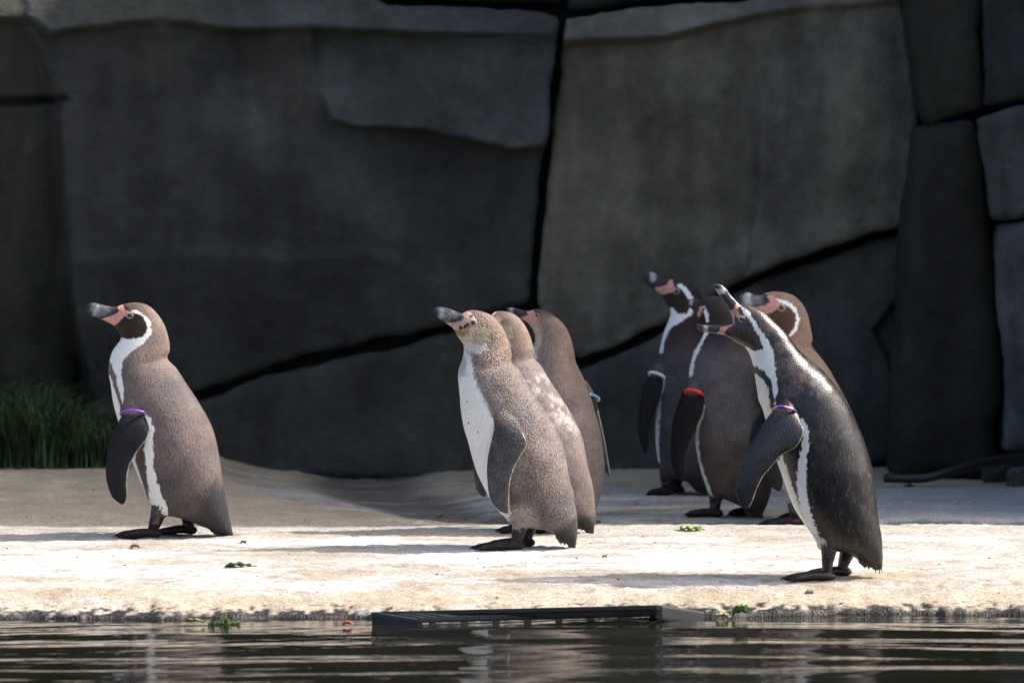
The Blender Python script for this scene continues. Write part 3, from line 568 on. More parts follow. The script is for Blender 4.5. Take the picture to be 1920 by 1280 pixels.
# ---- pale juvenile in front of the middle trio
def colj(x0, y0, k, front=True):
    def f(P, L, Q):
        X = (P[:, 0] - x0) / k + 963; Yp = (P[:, 1] - y0) / k + 678
        C = np.tile([0.175, 0.142, 0.128], (len(P), 1))
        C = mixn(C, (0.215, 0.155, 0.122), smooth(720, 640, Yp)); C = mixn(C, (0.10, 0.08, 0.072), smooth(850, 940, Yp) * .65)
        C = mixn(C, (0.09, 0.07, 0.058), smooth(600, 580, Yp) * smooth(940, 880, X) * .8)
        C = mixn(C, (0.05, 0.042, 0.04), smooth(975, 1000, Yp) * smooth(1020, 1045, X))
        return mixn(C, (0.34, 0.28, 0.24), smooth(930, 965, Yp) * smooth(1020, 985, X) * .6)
    return f
st2 = [(c_(118, 165), c_(117, 155), 1.5), (c_(150, 212), c_(135, 128), 5), (c_(200, 252), c_(200, 120), 7), (c_(250, 285), c_(300, 148), 8), (c_(290, 312), c_(385, 182), 10), (c_(318, 340), c_(425, 165), 13), (c_(340, 385), c_(480, 150), 18),
       (c_(370, 430), c_(570, 162), 22), (c_(400, 475), c_(660, 195), 24.5), (c_(408, 510), c_(735, 255), 26.5), (c_(404, 560), c_(795, 345), 29), (c_(388, 620), c_(838, 450), 33), (c_(365, 685), c_(868, 560), 38), (c_(350, 750), c_(872, 655), 42),
       (c_(349, 820), c_(930, 710), 49), (c_(358, 900), c_(990, 810), 55), (c_(370, 990), c_(1062, 925), 60), (c_(378, 1090), c_(1135, 1035), 64), (c_(400, 1270), c_(1240, 1200), 67), (d_(265, 210), d_(1095, 195), 68), (d_(300, 340), d_(1130, 300), 68),
       (d_(345, 480), d_(1152, 410), 67), (d_(400, 600), d_(1172, 530), 65), (d_(460, 715), d_(1207, 650), 62), (d_(530, 825), d_(1227, 765), 58), (d_(600, 900), d_(1240, 860), 53), (d_(660, 960), d_(1248, 940), 46), (d_(800, 985), d_(1251, 1000), 38),
       (d_(920, 1000), d_(1250, 1045), 28), (d_(1030, 1040), d_(1246, 1080), 18), (d_(1110, 1105), d_(1238, 1110), 9), (d_(1200, 1132), d_(1228, 1138), 3)]
fl2 = [((932, 738), (950, 738), 7, 48), ((927, 762), (960, 766), 7, 58), (d_(510, 40), d_(730, 70), 6.5, 68), (d_(480, 190), d_(795, 210), 6, 72), (d_(450, 330), d_(745, 320), 5.5, 74), (d_(440, 450), d_(685, 430), 5, 74), (d_(445, 570), d_(652, 540), 4.5, 74),
       (d_(462, 680), d_(640, 650), 4.2, 73), (d_(500, 760), d_(640, 740), 3.8, 71), (d_(555, 818), d_(641, 800), 3, 70), (d_(610, 838), d_(640, 834), 1.6, 69)]
fl2f = [((918, 742), (945, 742), 7, 46), ((908, 770), (950, 775), 6.5, 56), ((898, 805), (950, 815), 6, 64), ((889, 840), (945, 850), 5.5, 68), ((886, 877), (932, 880), 5, 70), ((888, 898), (925, 900), 4.4, 70), ((892, 919), (918, 918), 3.8, 70), ((898, 931), (914, 930), 2.6, 70), ((906, 936), (911, 936), 1.5, 70)]
CHEEK = (0.46, 0.37, 0.24)
BEL2 = c_(100, 560), c_(300, 540), c_(420, 520), c_(470, 600), c_(490, 680), c_(510, 780), c_(560, 900), c_(610, 1000), c_(650, 1090), c_(700, 1180), d_(520, 60), d_(560, 300), d_(580, 600), d_(600, 800), d_(640, 860), d_(630, 940), d_(400, 940), d_(60, 500), d_(60, 0)
def lay_j(T):
    t = lambda pts: [T(*p) for p in pts]
    return [(t(BEL2), (0.82, 0.80, 0.75), 5.5, 2.2),
        (t([c_(100, 560), c_(404, 545), c_(440, 600), c_(440, 760), c_(360, 800), c_(100, 800)]), (0.48, 0.46, 0.45), 7, 2),
        (t(zl(c_, [(330, 370), (420, 330), (520, 285), (600, 310), (648, 345), (652, 420), (610, 470), (500, 480), (410, 480), (350, 430)])), CHEEK, 4, 1.2),
        (t(zl(c_, [(340, 420), (500, 470), (620, 470), (640, 520), (560, 560), (410, 540), (380, 470)])), (0.56, 0.53, 0.48), 4, 1.5),
        (t(zl(c_, [(300, 340), (360, 352), (440, 335), (470, 300), (420, 400), (350, 400)])), (0.30, 0.17, 0.08), 2.5, 1),
        (t(zl(c_, [(60, 90), (390, 150), (412, 220), (380, 250), (290, 275), (180, 290), (60, 220)])), BEAK, 1.2, .4),
        (t(zl(c_, [(160, 140), (320, 170), (340, 220), (260, 255), (180, 230)])), (0.15, 0.15, 0.16), 4, 1.5),
        (t(zl(c_, [(180, 140), (225, 150), (215, 215), (190, 240), (165, 215)])), (0.32, 0.34, 0.37), 4, 1.5),
        (t(zl(c_, [(388, 190), (430, 160), (470, 165), (490, 200), (535, 235), (525, 290), (450, 300), (400, 335), (340, 348), (300, 335), (240, 280), (300, 272), (380, 255), (412, 220)])), (0.60, 0.36, 0.31), 1.2, 1),
        (t(zl(c_, [(365, 300), (395, 300), (410, 320), (385, 340), (362, 335)])), (0.04, 0.03, 0.03), 1, 1), (t(zl(c_, [(405, 290), (440, 270), (470, 285), (440, 310), (412, 325)])), (0.04, 0.03, 0.03), 1, 1),
        (t(zl(c_, [(465, 195), (490, 200), (488, 218), (468, 215)])), (0.04, 0.03, 0.03), .8, .5)]
ID = lambda x, y: (x, y)
spots = [([(p[0] - 1.6, p[1]), (p[0], p[1] - 2.2), (p[0] + 1.6, p[1]), (p[0], p[1] + 2.2)], (0.06, 0.05, 0.05), .7, .3) for p in (c_(438, 1022), c_(452, 1222), d_(362, 122), d_(278, 45))]
lay2t = [([d_(1100, 1000), d_(1200, 900), d_(1260, 900), d_(1270, 1180), d_(1060, 1140), d_(1040, 1050)], (0.035, 0.03, 0.03), 9, 3.5)]
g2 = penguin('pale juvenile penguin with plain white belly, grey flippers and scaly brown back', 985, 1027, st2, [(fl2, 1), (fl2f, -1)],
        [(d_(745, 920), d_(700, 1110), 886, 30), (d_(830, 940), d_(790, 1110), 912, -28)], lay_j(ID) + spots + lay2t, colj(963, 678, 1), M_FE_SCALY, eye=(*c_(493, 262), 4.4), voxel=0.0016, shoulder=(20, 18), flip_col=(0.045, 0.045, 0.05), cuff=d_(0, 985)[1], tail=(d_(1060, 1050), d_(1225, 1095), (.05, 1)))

# ---- two more juveniles behind it
def xf_(px, py, k, nx, ny):
    return lambda x, y: (nx + (x - px) * k, ny + (y - py) * k)
T3 = xf_(963, 678, 0.935, 1004, 672)
st3 = xst(st2, T3, .935); hd = [12, 12, 11.5, 11, 9, 6, 3.5, 1.5]
st3 = [((f[0] + (10 - i * 1.2 if i < 8 else 0), f[1] + (hd[i] if i < 8 else 0)), (b[0] + (10 - i * 1.2 if i < 8 else 0), b[1] + (hd[i] if i < 8 else 0)), *r) for i, (f, b, *r) in enumerate(st3)]
_c3 = colj(1004, 672, .935)
def col3(P, L, Q):
    C = _c3(P, L, Q); return mixn(C, (0.42, 0.37, 0.34), smooth(-0.3, 0.8, fbm(Q, 1 / 9.0, 88, 4)) * smooth(690, 710, P[:, 1]) * smooth(830, 790, P[:, 1]) * .7)
g3 = penguin('brown juvenile penguin directly behind the pale one, its face hidden, back mottled pale', 1029, 997, st3, [(xst(fl2, T3, .935), 1), (xst(fl2, T3, .935), -1)],
        [(T3(*d_(745, 920)), T3(*d_(700, 1110)), 933, 28), (T3(*d_(830, 940)), T3(*d_(790, 1110)), 950, -28)], lay_j(T3), col3, M_FE, eye=(*T3(*c_(493, 262)), 3.2), yaw=-math.radians(18), voxel=0.002, flip_col=(0.06, 0.058, 0.062), cuff=T3(*d_(0, 985))[1], tail=(T3(*d_(1060, 1050)), T3(*d_(1225, 1095)), (.05, 1)))
st4 = [((948, 583), (948, 579), 1.5), ((955, 588), (955, 578), 4), ((968, 594), (966, 578), 6), ((980, 600), (982, 583), 7), ((990, 606), (993, 584), 9), ((997, 613), (1001, 581), 13), ((1002, 622), (1012, 579), 18), ((1004, 632), (1027, 582), 22), ((1004, 642), (1044, 593), 25),
       ((1001, 653), (1057, 606), 27), ((997, 665), (1067, 624), 30), ((993, 677), (1073, 644), 34), ((990, 690), (1077, 663), 39), ((989, 703), (1079, 676), 44), ((988, 720), (1083, 685), 49), ((988, 740), (1093, 705), 55), ((990, 765), (1104, 733), 60), ((994, 795), (1115, 770), 64),
       ((1000, 825), (1125, 808), 66), ((1008, 855), (1130, 842), 66), ((1017, 885), (1133, 873), 64), ((1028, 912), (1131, 900), 60), ((1040, 935), (1126, 923), 53), ((1055, 950), (1121, 942), 42), ((1075, 958), (1117, 955), 28), ((1095, 966), (1114, 966), 14), ((1108, 972), (1112, 973), 4)]
def col4(P, L, Q):
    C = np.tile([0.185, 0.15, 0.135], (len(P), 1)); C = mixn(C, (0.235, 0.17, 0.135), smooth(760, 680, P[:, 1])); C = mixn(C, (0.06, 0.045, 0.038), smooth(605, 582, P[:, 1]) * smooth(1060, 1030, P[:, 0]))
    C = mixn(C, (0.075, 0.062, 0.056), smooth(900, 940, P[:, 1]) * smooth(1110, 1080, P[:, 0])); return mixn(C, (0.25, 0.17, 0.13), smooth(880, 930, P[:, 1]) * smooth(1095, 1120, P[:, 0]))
lay4 = [([(995, 600), (1006, 596), (1014, 610), (1016, 640), (1008, 660), (996, 650), (992, 620)], CHEEK, 4, 1.5), ([(970, 660), (1006, 650), (1008, 680), (1000, 760), (1010, 900), (940, 900), (940, 700)], (0.6, 0.6, 0.57), 5, 2),
        ([(930, 565), (984, 568), (990, 590), (960, 600), (930, 600)], BEAK, 1.2, .4), ([(955, 574), (963, 574), (962, 590), (955, 590)], BEAKL, 3, 1), ([(984, 572), (996, 570), (1002, 585), (1010, 596), (1004, 604), (985, 606), (975, 598), (990, 592)], PINK, 1.2, .8)]
fl4f = [((1080, 715), (1100, 715), 7, 46), ((1094, 742), (1116, 744), 6.5, 60), ((1104, 785), (1126, 785), 6, 75), ((1110, 815), (1132, 812), 5.4, 82), ((1117, 840), (1137, 838), 4.8, 86), ((1126, 865), (1141, 862), 4, 90), ((1136, 885), (1145, 884), 3, 94), ((1142, 896), (1146, 896), 1.5, 96)]
fl4n = [((1000, 742), (1030, 738), 7, 48), ((996, 770), (1040, 770), 6, 66), ((990, 815), (1044, 815), 5, 72), ((992, 860), (1030, 858), 4.5, 72), ((1000, 890), (1022, 888), 3, 70), ((1010, 900), (1016, 900), 1.5, 70)]
g4 = penguin('brown juvenile penguin turned away, blue and white tag on its far flipper', 1068, 979, st4, [(fl4n, 1), (fl4f, -1)], [((1092, 935), (1098, 966), 1040, 26), ((1090, 935), (1092, 966), 1036, -26)], lay4, col4, M_FE, eye=(1006, 589, 3.0), yaw=-math.radians(30), voxel=0.002, flip_col=(0.07, 0.066, 0.068), cuff=953, tail=((1092, 958), (1112, 964), (.1, 1)),
        bands=[((1096, 747), (1122, 747), -62, 13, [B_BLUE, B_WHITE, B_BLUE, B_WHITE, B_BLUE, B_WHITE], 3.0)])

# ---- adult far back with the white band
st5 = [(e_(128, 165), e_(130, 138), 1.5), (e_(150, 200), e_(150, 105), 5), (e_(195, 230), e_(205, 93), 7), (e_(235, 262), e_(270, 125), 8), (e_(262, 285), e_(330, 165), 10), (e_(290, 310), e_(380, 155), 13), (e_(310, 350), e_(430, 160), 18), (e_(340, 395), e_(500, 165), 22), (e_(362, 430), e_(570, 195), 25), (e_(368, 470), e_(625, 260), 27),
       (e_(355, 520), e_(655, 335), 30), (e_(330, 580), e_(672, 420), 34), (e_(305, 650), e_(680, 500), 39), (e_(288, 720), e_(690, 580), 44), ((1236, 668), (1332, 628), 49), ((1234, 690), (1343, 655), 55), ((1233, 715), (1353, 685), 60), ((1232, 745), (1362, 717), 63), ((1231, 775), (1370, 750), 65), ((1230, 808), (1373, 785), 66),
       ((1232, 838), (1373, 820), 64), ((1236, 865), (1368, 850), 60), ((1243, 886), (1360, 875), 53), ((1262, 893), (1350, 893), 43), ((1283, 897), (1340, 906), 30), ((1302, 908), (1332, 915), 17), ((1317, 921), (1323, 924), 4)]
fl5 = [((1228, 676), (1246, 680), 7, 46), ((1220, 698), (1243, 703), 6.5, 56), ((1206, 746), (1236, 744), 6, 66), ((1200.8, 770), (1227, 768), 5.4, 70), ((1197.5, 796.5), (1219, 794), 5, 72), ((1198.6, 818), (1215.7, 816), 4.4, 72), ((1203, 838), (1214.6, 834), 3, 72), ((1208, 847), (1210.6, 846), 1.5, 72)]
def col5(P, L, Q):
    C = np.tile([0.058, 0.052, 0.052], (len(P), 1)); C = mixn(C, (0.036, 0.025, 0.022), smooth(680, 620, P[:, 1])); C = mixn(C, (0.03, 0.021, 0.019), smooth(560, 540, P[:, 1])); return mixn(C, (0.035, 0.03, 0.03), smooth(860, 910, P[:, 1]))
lay5 = [(zl(e_, [(280, 240), (380, 175), (430, 200), (530, 300), (545, 400), (500, 450), (440, 460), (370, 420), (300, 370), (260, 290)]), FACE, 2, 1),
        (zl(e_, [(425, 200), (460, 188), (520, 240), (560, 310), (570, 400), (545, 455), (470, 510), (400, 550), (350, 600), (310, 700), (285, 800), (262, 800), (280, 680), (310, 580), (300, 480), (340, 410), (380, 400), (430, 450), (500, 450), (535, 400), (530, 330), (490, 265)]), WHITE, 1.2, 1),
        ([(1241, 700), (1246, 703), (1240, 745), (1236, 790), (1234, 830), (1237, 862), (1233, 862), (1228, 830), (1230, 780), (1235, 735)], WHITE, 1.5, 1),
        (zl(e_, [(100, 60), (310, 100), (330, 220), (250, 235), (180, 260), (100, 220)]), BEAK, 1.2, .4), (zl(e_, [(185, 85), (235, 95), (240, 170), (195, 180)]), BEAKL, 3.5, 1),
        (zl(e_, [(230, 230), (330, 205), (355, 150), (385, 150), (390, 215), (420, 235), (400, 260), (360, 265), (300, 290), (240, 290)]), PINK, 1.2, .8)]
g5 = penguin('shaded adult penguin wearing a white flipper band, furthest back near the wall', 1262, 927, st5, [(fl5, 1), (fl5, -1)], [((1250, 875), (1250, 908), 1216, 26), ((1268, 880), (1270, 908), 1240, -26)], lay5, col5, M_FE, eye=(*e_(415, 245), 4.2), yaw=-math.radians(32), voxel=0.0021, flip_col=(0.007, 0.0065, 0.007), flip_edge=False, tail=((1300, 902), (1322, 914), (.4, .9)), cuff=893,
        bands=[((1218, 699), (1245, 704), 58, 10, [B_WHITE], 3.0)])

# ---- adult with the red band
st6 = [((1291, 569), (1290, 563), 1.5), ((1296, 577), (1297, 560), 5), ((1304, 586), (1306, 561), 7), ((1310, 594), (1316, 562), 10), ((1315, 602), (1325, 558), 15), ((1319, 610), (1338, 554), 20), ((1322, 618), (1353, 555), 24), ((1319, 628), (1368, 563), 27), ((1314, 638), (1381, 577), 29), ((1307, 650), (1391, 596), 32), ((1300, 663), (1398, 616), 36), ((1296, 677), (1404, 636), 42),
       ((1293, 692), (1413, 655), 48), ((1292, 710), (1424, 676), 54), ((1293, 732), (1436, 700), 60), ((1296, 757), (1446, 728), 64), ((1300, 785), (1453, 760), 67), ((1303, 815), (1457, 795), 68), ((1308, 848), (1458, 830), 67), ((1315, 880), (1456, 862), 64), ((1324, 907), (1452, 890), 59), ((1334, 929), (1447, 912), 50), ((1360, 935), (1443, 930), 40), ((1385, 945), (1438, 945), 28), ((1405, 956), (1433, 957), 15), ((1420, 964), (1428, 967), 4)]
fl6 = [((1292, 712), (1314, 714), 7, 48), (f_(485, 60), f_(625, 80), 6.5, 58), (f_(430, 200), f_(632, 200), 6, 70), (f_(395, 330), f_(580, 330), 5.4, 74), (f_(375, 480), f_(512, 480), 5, 76), (f_(370, 620), f_(472, 620), 4.6, 76), (f_(385, 740), f_(470, 740), 4, 76), (f_(415, 800), f_(470, 790), 3, 76), (f_(455, 826), f_(466, 820), 1.5, 76)]
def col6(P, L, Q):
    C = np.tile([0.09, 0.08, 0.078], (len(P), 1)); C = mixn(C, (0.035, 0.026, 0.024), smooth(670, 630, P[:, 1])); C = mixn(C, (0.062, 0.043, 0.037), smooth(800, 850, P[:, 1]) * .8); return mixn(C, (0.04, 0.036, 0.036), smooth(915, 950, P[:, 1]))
lay6 = [([(1312, 575), (1322, 570), (1332, 578), (1336, 600), (1325, 612), (1310, 604)], FACE, 2, .8), ([(1316, 574), (1322, 573), (1329, 588), (1329, 602), (1325, 602), (1322, 588)], WHITE, 1.2, .7),
        ([(1323, 622), (1328, 622), (1315, 646), (1303, 672), (1299, 700), (1294, 706), (1294, 690), (1300, 664), (1310, 645)], WHITE, 1.5, 1), ([(1316, 744), (1322, 760), (1312, 795), (1309, 820), (1312, 855), (1322, 888), (1338, 930), (1330, 930), (1318, 900), (1306, 855), (1304, 818), (1306, 790), (1314, 765)], WHITE, 1.6, 1),
        ([(1280, 555), (1308, 555), (1312, 580), (1300, 590), (1280, 580)], BEAK, 1.2, .4), ([(1295, 560), (1301, 564), (1299, 573), (1294, 571)], BEAKL, 2, .8), ([(1308, 590), (1312, 575), (1318, 572), (1314, 592), (1308, 598)], PINK, 1.2, .8)]
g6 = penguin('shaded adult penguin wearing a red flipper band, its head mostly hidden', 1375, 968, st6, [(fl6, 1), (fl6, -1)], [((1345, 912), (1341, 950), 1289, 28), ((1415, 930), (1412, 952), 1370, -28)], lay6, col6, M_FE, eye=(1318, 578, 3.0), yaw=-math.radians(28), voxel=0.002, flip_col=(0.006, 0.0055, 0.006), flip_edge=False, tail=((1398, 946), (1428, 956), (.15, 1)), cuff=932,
        bands=[((1286, 733), (1317, 736), 60, 11, [B_RED], 3.2)])

# ---- adult behind the calling one
st8 = [(e_(972, 290), e_(972, 270), 1.5), (e_(985, 315), e_(992, 228), 5), (e_(1030, 338), e_(1045, 204), 7), (e_(1080, 365), e_(1100, 222), 8), (e_(1130, 392), e_(1160, 232), 10), (e_(1180, 430), e_(1215, 213), 14), (e_(1210, 480), e_(1290, 199), 19), (e_(1225, 530), e_(1380, 208), 23), (e_(1230, 580), e_(1470, 242), 26), (e_(1222, 630), e_(1545, 320), 28), (e_(1205, 690), e_(1590, 420), 31), (e_(1185, 760), e_(1620, 530), 35), (e_(1165, 830), e_(1634, 630), 40), (e_(1150, 900), e_(1630, 690), 44),
       ((1423, 700), (1551, 671), 50), ((1427, 730), (1567, 697), 56), ((1433, 765), (1583, 726), 61), ((1442, 805), (1597, 757), 65), ((1453, 848), (1608, 793), 67), ((1464, 885), (1616, 830), 66), ((1474, 915), (1621, 866), 62), ((1483, 940), (1624, 900), 55), ((1505, 950), (1627, 925), 44), ((1540, 956), (1630, 945), 30), ((1580, 965), (1633, 962), 18), ((1615, 975), (1636, 975), 5)]
T8 = xf_(240, 745, 0.98, 1466, 712); fl8 = xst(fl1, T8, .98)
def col8(P, L, Q):
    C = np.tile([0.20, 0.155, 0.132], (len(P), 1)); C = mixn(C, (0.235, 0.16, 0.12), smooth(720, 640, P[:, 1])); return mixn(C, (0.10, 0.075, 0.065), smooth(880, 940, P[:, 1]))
lay8 = [(zl(e_, [(1190, 420), (1290, 360), (1340, 290), (1420, 330), (1475, 400), (1480, 460), (1450, 540), (1400, 590), (1300, 620), (1200, 600), (1150, 480)]), (0.085, 0.045, 0.028), 2, 1),
        (zl(e_, [(1300, 255), (1350, 272), (1430, 298), (1490, 358), (1512, 440), (1494, 520), (1440, 592), (1380, 640), (1300, 690), (1240, 760), (1200, 900), (1130, 900), (1150, 780), (1200, 660), (1300, 620), (1400, 585), (1452, 530), (1484, 450), (1470, 390), (1420, 335), (1365, 305), (1320, 285)]), WHITE, 1.2, 1.1),
        ([(1400, 720), (1432, 740), (1450, 830), (1470, 890), (1490, 940), (1480, 950), (1440, 880), (1400, 800)], (0.62, 0.57, 0.51), 2, 1.2),
        (zl(e_, [(940, 180), (1225, 225), (1245, 290), (1190, 320), (1080, 345), (940, 350)]), BEAK, 1.2, .4), (zl(e_, [(990, 230), (1180, 240), (1200, 300), (1080, 335), (1000, 310)]), (0.15, 0.15, 0.16), 4, 1.5), (zl(e_, [(1040, 200), (1085, 215), (1080, 300), (1035, 330), (1020, 290)]), (0.40, 0.40, 0.40), 4, 1.5),
        (zl(e_, [(1225, 245), (1250, 225), (1285, 228), (1295, 265), (1340, 305), (1320, 345), (1280, 372), (1200, 408), (1120, 400), (1060, 352), (1200, 322), (1252, 290)]), PINK, 1.0, .8)]
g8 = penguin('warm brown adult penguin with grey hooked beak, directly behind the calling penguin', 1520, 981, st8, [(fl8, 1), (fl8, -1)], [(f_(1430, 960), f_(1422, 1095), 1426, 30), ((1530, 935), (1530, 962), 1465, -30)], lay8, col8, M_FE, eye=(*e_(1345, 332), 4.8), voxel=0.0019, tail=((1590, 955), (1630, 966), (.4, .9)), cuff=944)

# ---- calling adult with open beak in front at the right
st7 = [(e_(885, 660), e_(985, 378), 11), (e_(930, 695), e_(1040, 368), 17), (e_(980, 725), e_(1110, 390), 21), (e_(1030, 755), e_(1190, 430), 24), (e_(1070, 815), e_(1265, 500), 27), (e_(1095, 880), e_(1340, 565), 30), (e_(1110, 950), e_(1410, 635), 34), (e_(1120, 1030), e_(1465, 715), 39), (e_(1135, 1120), e_(1530, 795), 45), (e_(1155, 1230), e_(1610, 865), 51),
       (g_(345, 800), g_(900, 450), 58), (g_(375, 900), g_(975, 535), 63), (g_(410, 1010), g_(1040, 615), 67), (g_(440, 1120), g_(1110, 725), 70), (h_(455, 80), g_(1175, 840), 72), (h_(490, 190), g_(1235, 975), 73), (h_(530, 310), g_(1290, 1110), 72), (h_(575, 430), h_(1290, 90), 71), (h_(625, 540), h_(1325, 230), 69), (h_(690, 640), h_(1345, 390), 66),
       (h_(755, 735), h_(1358, 540), 62), (h_(805, 815), h_(1375, 660), 57), (h_(840, 895), h_(1398, 770), 50), (h_(980, 912), h_(1408, 860), 42), (h_(1080, 930), h_(1408, 930), 32), (h_(1170, 975), h_(1404, 985), 21), (h_(1250, 1025), h_(1400, 1020), 11), (h_(1360, 1048), h_(1402, 1060), 3)]
fl7 = [((1463, 740), (1486, 742), 8, 50), ((1455.5, 757.5), (1490, 762.5), 7.5, 62), ((1442.5, 769), (1500.4, 785.6), 7, 72), ((1427, 790), (1504, 805), 6.5, 79), ((1414, 811), (1490.6, 830.5), 6, 84), ((1400, 836), (1464, 845), 5.5, 88), ((1386.7, 864), (1445.7, 865.5), 5, 91), ((1378, 893), (1429, 885), 4.6, 93), ((1376.9, 912.5), (1417, 909), 4.2, 94), ((1383.4, 934), (1408.6, 932), 3.2, 94), ((1393, 945), (1402, 944), 1.6, 94)]
fl7f = [((1445, 742), (1472, 745), 8, 48), ((1428, 768), (1475, 780), 7, 60), ((1413, 795), (1470, 812), 6, 68), ((1407, 825), (1455, 842), 5.4, 74), ((1402, 855), (1440, 868), 4.8, 78), ((1398, 885), (1425, 890), 4, 80), ((1398, 905), (1412, 905), 2, 80)]
ub = loft([(e_(930, 520), e_(1015, 400), 10), (e_(905, 455), e_(975, 362), 9), (e_(880, 415), e_(945, 330), 8), (e_(845, 360), e_(905, 290), 7), (e_(805, 300), e_(868, 240), 6.2), (e_(775, 255), e_(822, 198), 5.6), (e_(747, 226), e_(775, 188), 4), (e_(724, 223), e_(737, 200), 2.2), (e_(714, 221), e_(718, 211), 1.2)], 60, 24)
lb = loft([(e_(930, 690), e_(940, 560), 10), (e_(880, 664), e_(890, 556), 9), (e_(830, 642), e_(840, 556), 7.5), (e_(750, 628), e_(760, 556), 6.5), (e_(680, 620), e_(690, 556), 5.5), (e_(630, 604), e_(640, 551), 4.2), (e_(602, 578), e_(606, 544), 2.4), (e_(592, 552), e_(594, 540), 1.2)], 60, 24)
gp = loft([(e_(908, 450), e_(960, 450), 7), (e_(918, 480), e_(965, 480), 7), (e_(922, 515), e_(965, 515), 7), (e_(912, 545), e_(960, 550), 7), (e_(890, 562), e_(950, 580), 7)], 20, 16)
def col7(P, L, Q):
    C = np.tile([0.0105, 0.0100, 0.0118], (len(P), 1)); n_ = fbm(Q, 1 / 26.0, 71, 3)
    C = mixn(C, (0.055, 0.042, 0.037), smooth(0.05, 0.5, n_ + .25 * smooth(820, 720, P[:, 1])) * smooth(900, 700, P[:, 1]) * .9)
    C = mixn(C, (0.035, 0.025, 0.02), smooth(930, 1010, P[:, 1]) * smooth(1610, 1560, P[:, 0]) * .7)
    fleck = smooth(0.35, 0.7, fbm(Q * [1, .22, 1], 1 / 2.6, 73, 2)); return mixn(C, (0.16, 0.12, 0.09), fleck * .22)
lay7 = [(zl(e_, [(900, 440), (960, 400), (1000, 420), (1080, 520), (1130, 610), (1175, 690), (1190, 765), (1100, 790), (1020, 760), (930, 720), (830, 660), (850, 600), (925, 550)]), (0.055, 0.036, 0.029), 1.8, 1.2),
        (zl(e_, [(985, 375), (1010, 392), (1070, 455), (1112, 508), (1152, 588), (1240, 698), (1272, 800), (1287, 900), (1302, 980), (1307, 1100), (1300, 1245), (1285, 1240), (1265, 1120), (1250, 1030), (1190, 950), (1100, 915), (1000, 900), (980, 760), (1030, 748), (1110, 775), (1185, 765), (1172, 690), (1130, 618), (1078, 528), (1025, 450), (990, 405)]), WHITE, 1.1, 1.6),
        (zl(e_, [(1050, 975), (1130, 992), (1190, 1032), (1225, 1095), (1248, 1240), (1260, 1400), (1100, 1400), (1050, 1200)]), (0.72, 0.70, 0.60), 1.2, 1.2),
        ([*zl(g_, [(250, 760), (420, 800), (460, 1000), (520, 1200), (500, 1280), (380, 1280)]), *zl(h_, [(500, 40), (545, 165), (572, 260), (622, 400), (690, 590), (765, 745), (740, 760), (600, 600), (500, 350), (420, 100)])], (0.72, 0.70, 0.60), 1.2, 1.2),
        ([*zl(g_, [(690, 850), (722, 920), (757, 1000), (762, 1120), (742, 1230)]), *zl(h_, [(720, 20), (712, 200), (727, 450), (772, 600), (822, 730), (875, 850), (850, 905), (830, 870), (790, 790), (740, 690), (690, 590), (655, 450), (625, 280), (640, 150), (648, 50)]), *zl(g_, [(690, 1140), (680, 1200), (692, 1050), (685, 960)])], WHITE, 1.3, 1.8),
        (zl(h_, [(770, 740), (880, 800), (900, 880), (830, 905), (800, 850)]), (0.55, 0.47, 0.42), 3.5, 2),
        (zl(e_, [(690, 170), (830, 180), (980, 350), (960, 380), (935, 430), (900, 410), (690, 260)]), BEAK, 1, .3), (zl(e_, [(770, 235), (845, 230), (850, 275), (790, 290)]), (0.5, 0.46, 0.42), 3, 1),
        (zl(e_, [(580, 530), (800, 530), (830, 560), (800, 640), (580, 640)]), BEAK, 1.2, .3), (zl(e_, [(660, 560), (705, 560), (705, 625), (660, 620)]), (0.42, 0.38, 0.38), 3, 1),
        (zl(e_, [(825, 568), (880, 560), (925, 545), (905, 450), (890, 425), (930, 415), (950, 365), (985, 370), (965, 420), (985, 465), (1015, 480), (1000, 520), (970, 500), (950, 465), (932, 470), (935, 545), (880, 580), (850, 610), (835, 645), (780, 632)]), PINK, 1.0, .7)]
def gl7(P, C): return smooth(0.12, 0.05, C.mean(1)) * (0.35 + 0.35 * smooth(900, 720, P[:, 1]))
g7 = penguin('calling adult penguin with wide open beak, sleek black back and pink striped flipper band', 1560, 1083, st7, [(fl7, 1), (fl7f, -1)], [(h_(925, 850), h_(905, 1050), 1470, 30), (h_(1110, 900), h_(1060, 1060), 1514, -30)], lay7, col7, M_FE_WET, eye=(*e_(990, 495), 4.4), voxel=0.0016, flip_col=(0.014, 0.0145, 0.018), extra=[ub, lb, gp], cuff=h_(0, 925)[1], tail=(h_(1200, 985), h_(1396, 1015), (.05, 1)), gloss=gl7,
        bands=[((1450, 761), (1489, 767), 66, 13, [B_PURPLE, B_PINK, B_PURPLE, B_PINK, B_BLACK, B_BLACK, B_PINK, B_PURPLE], 2.8)])
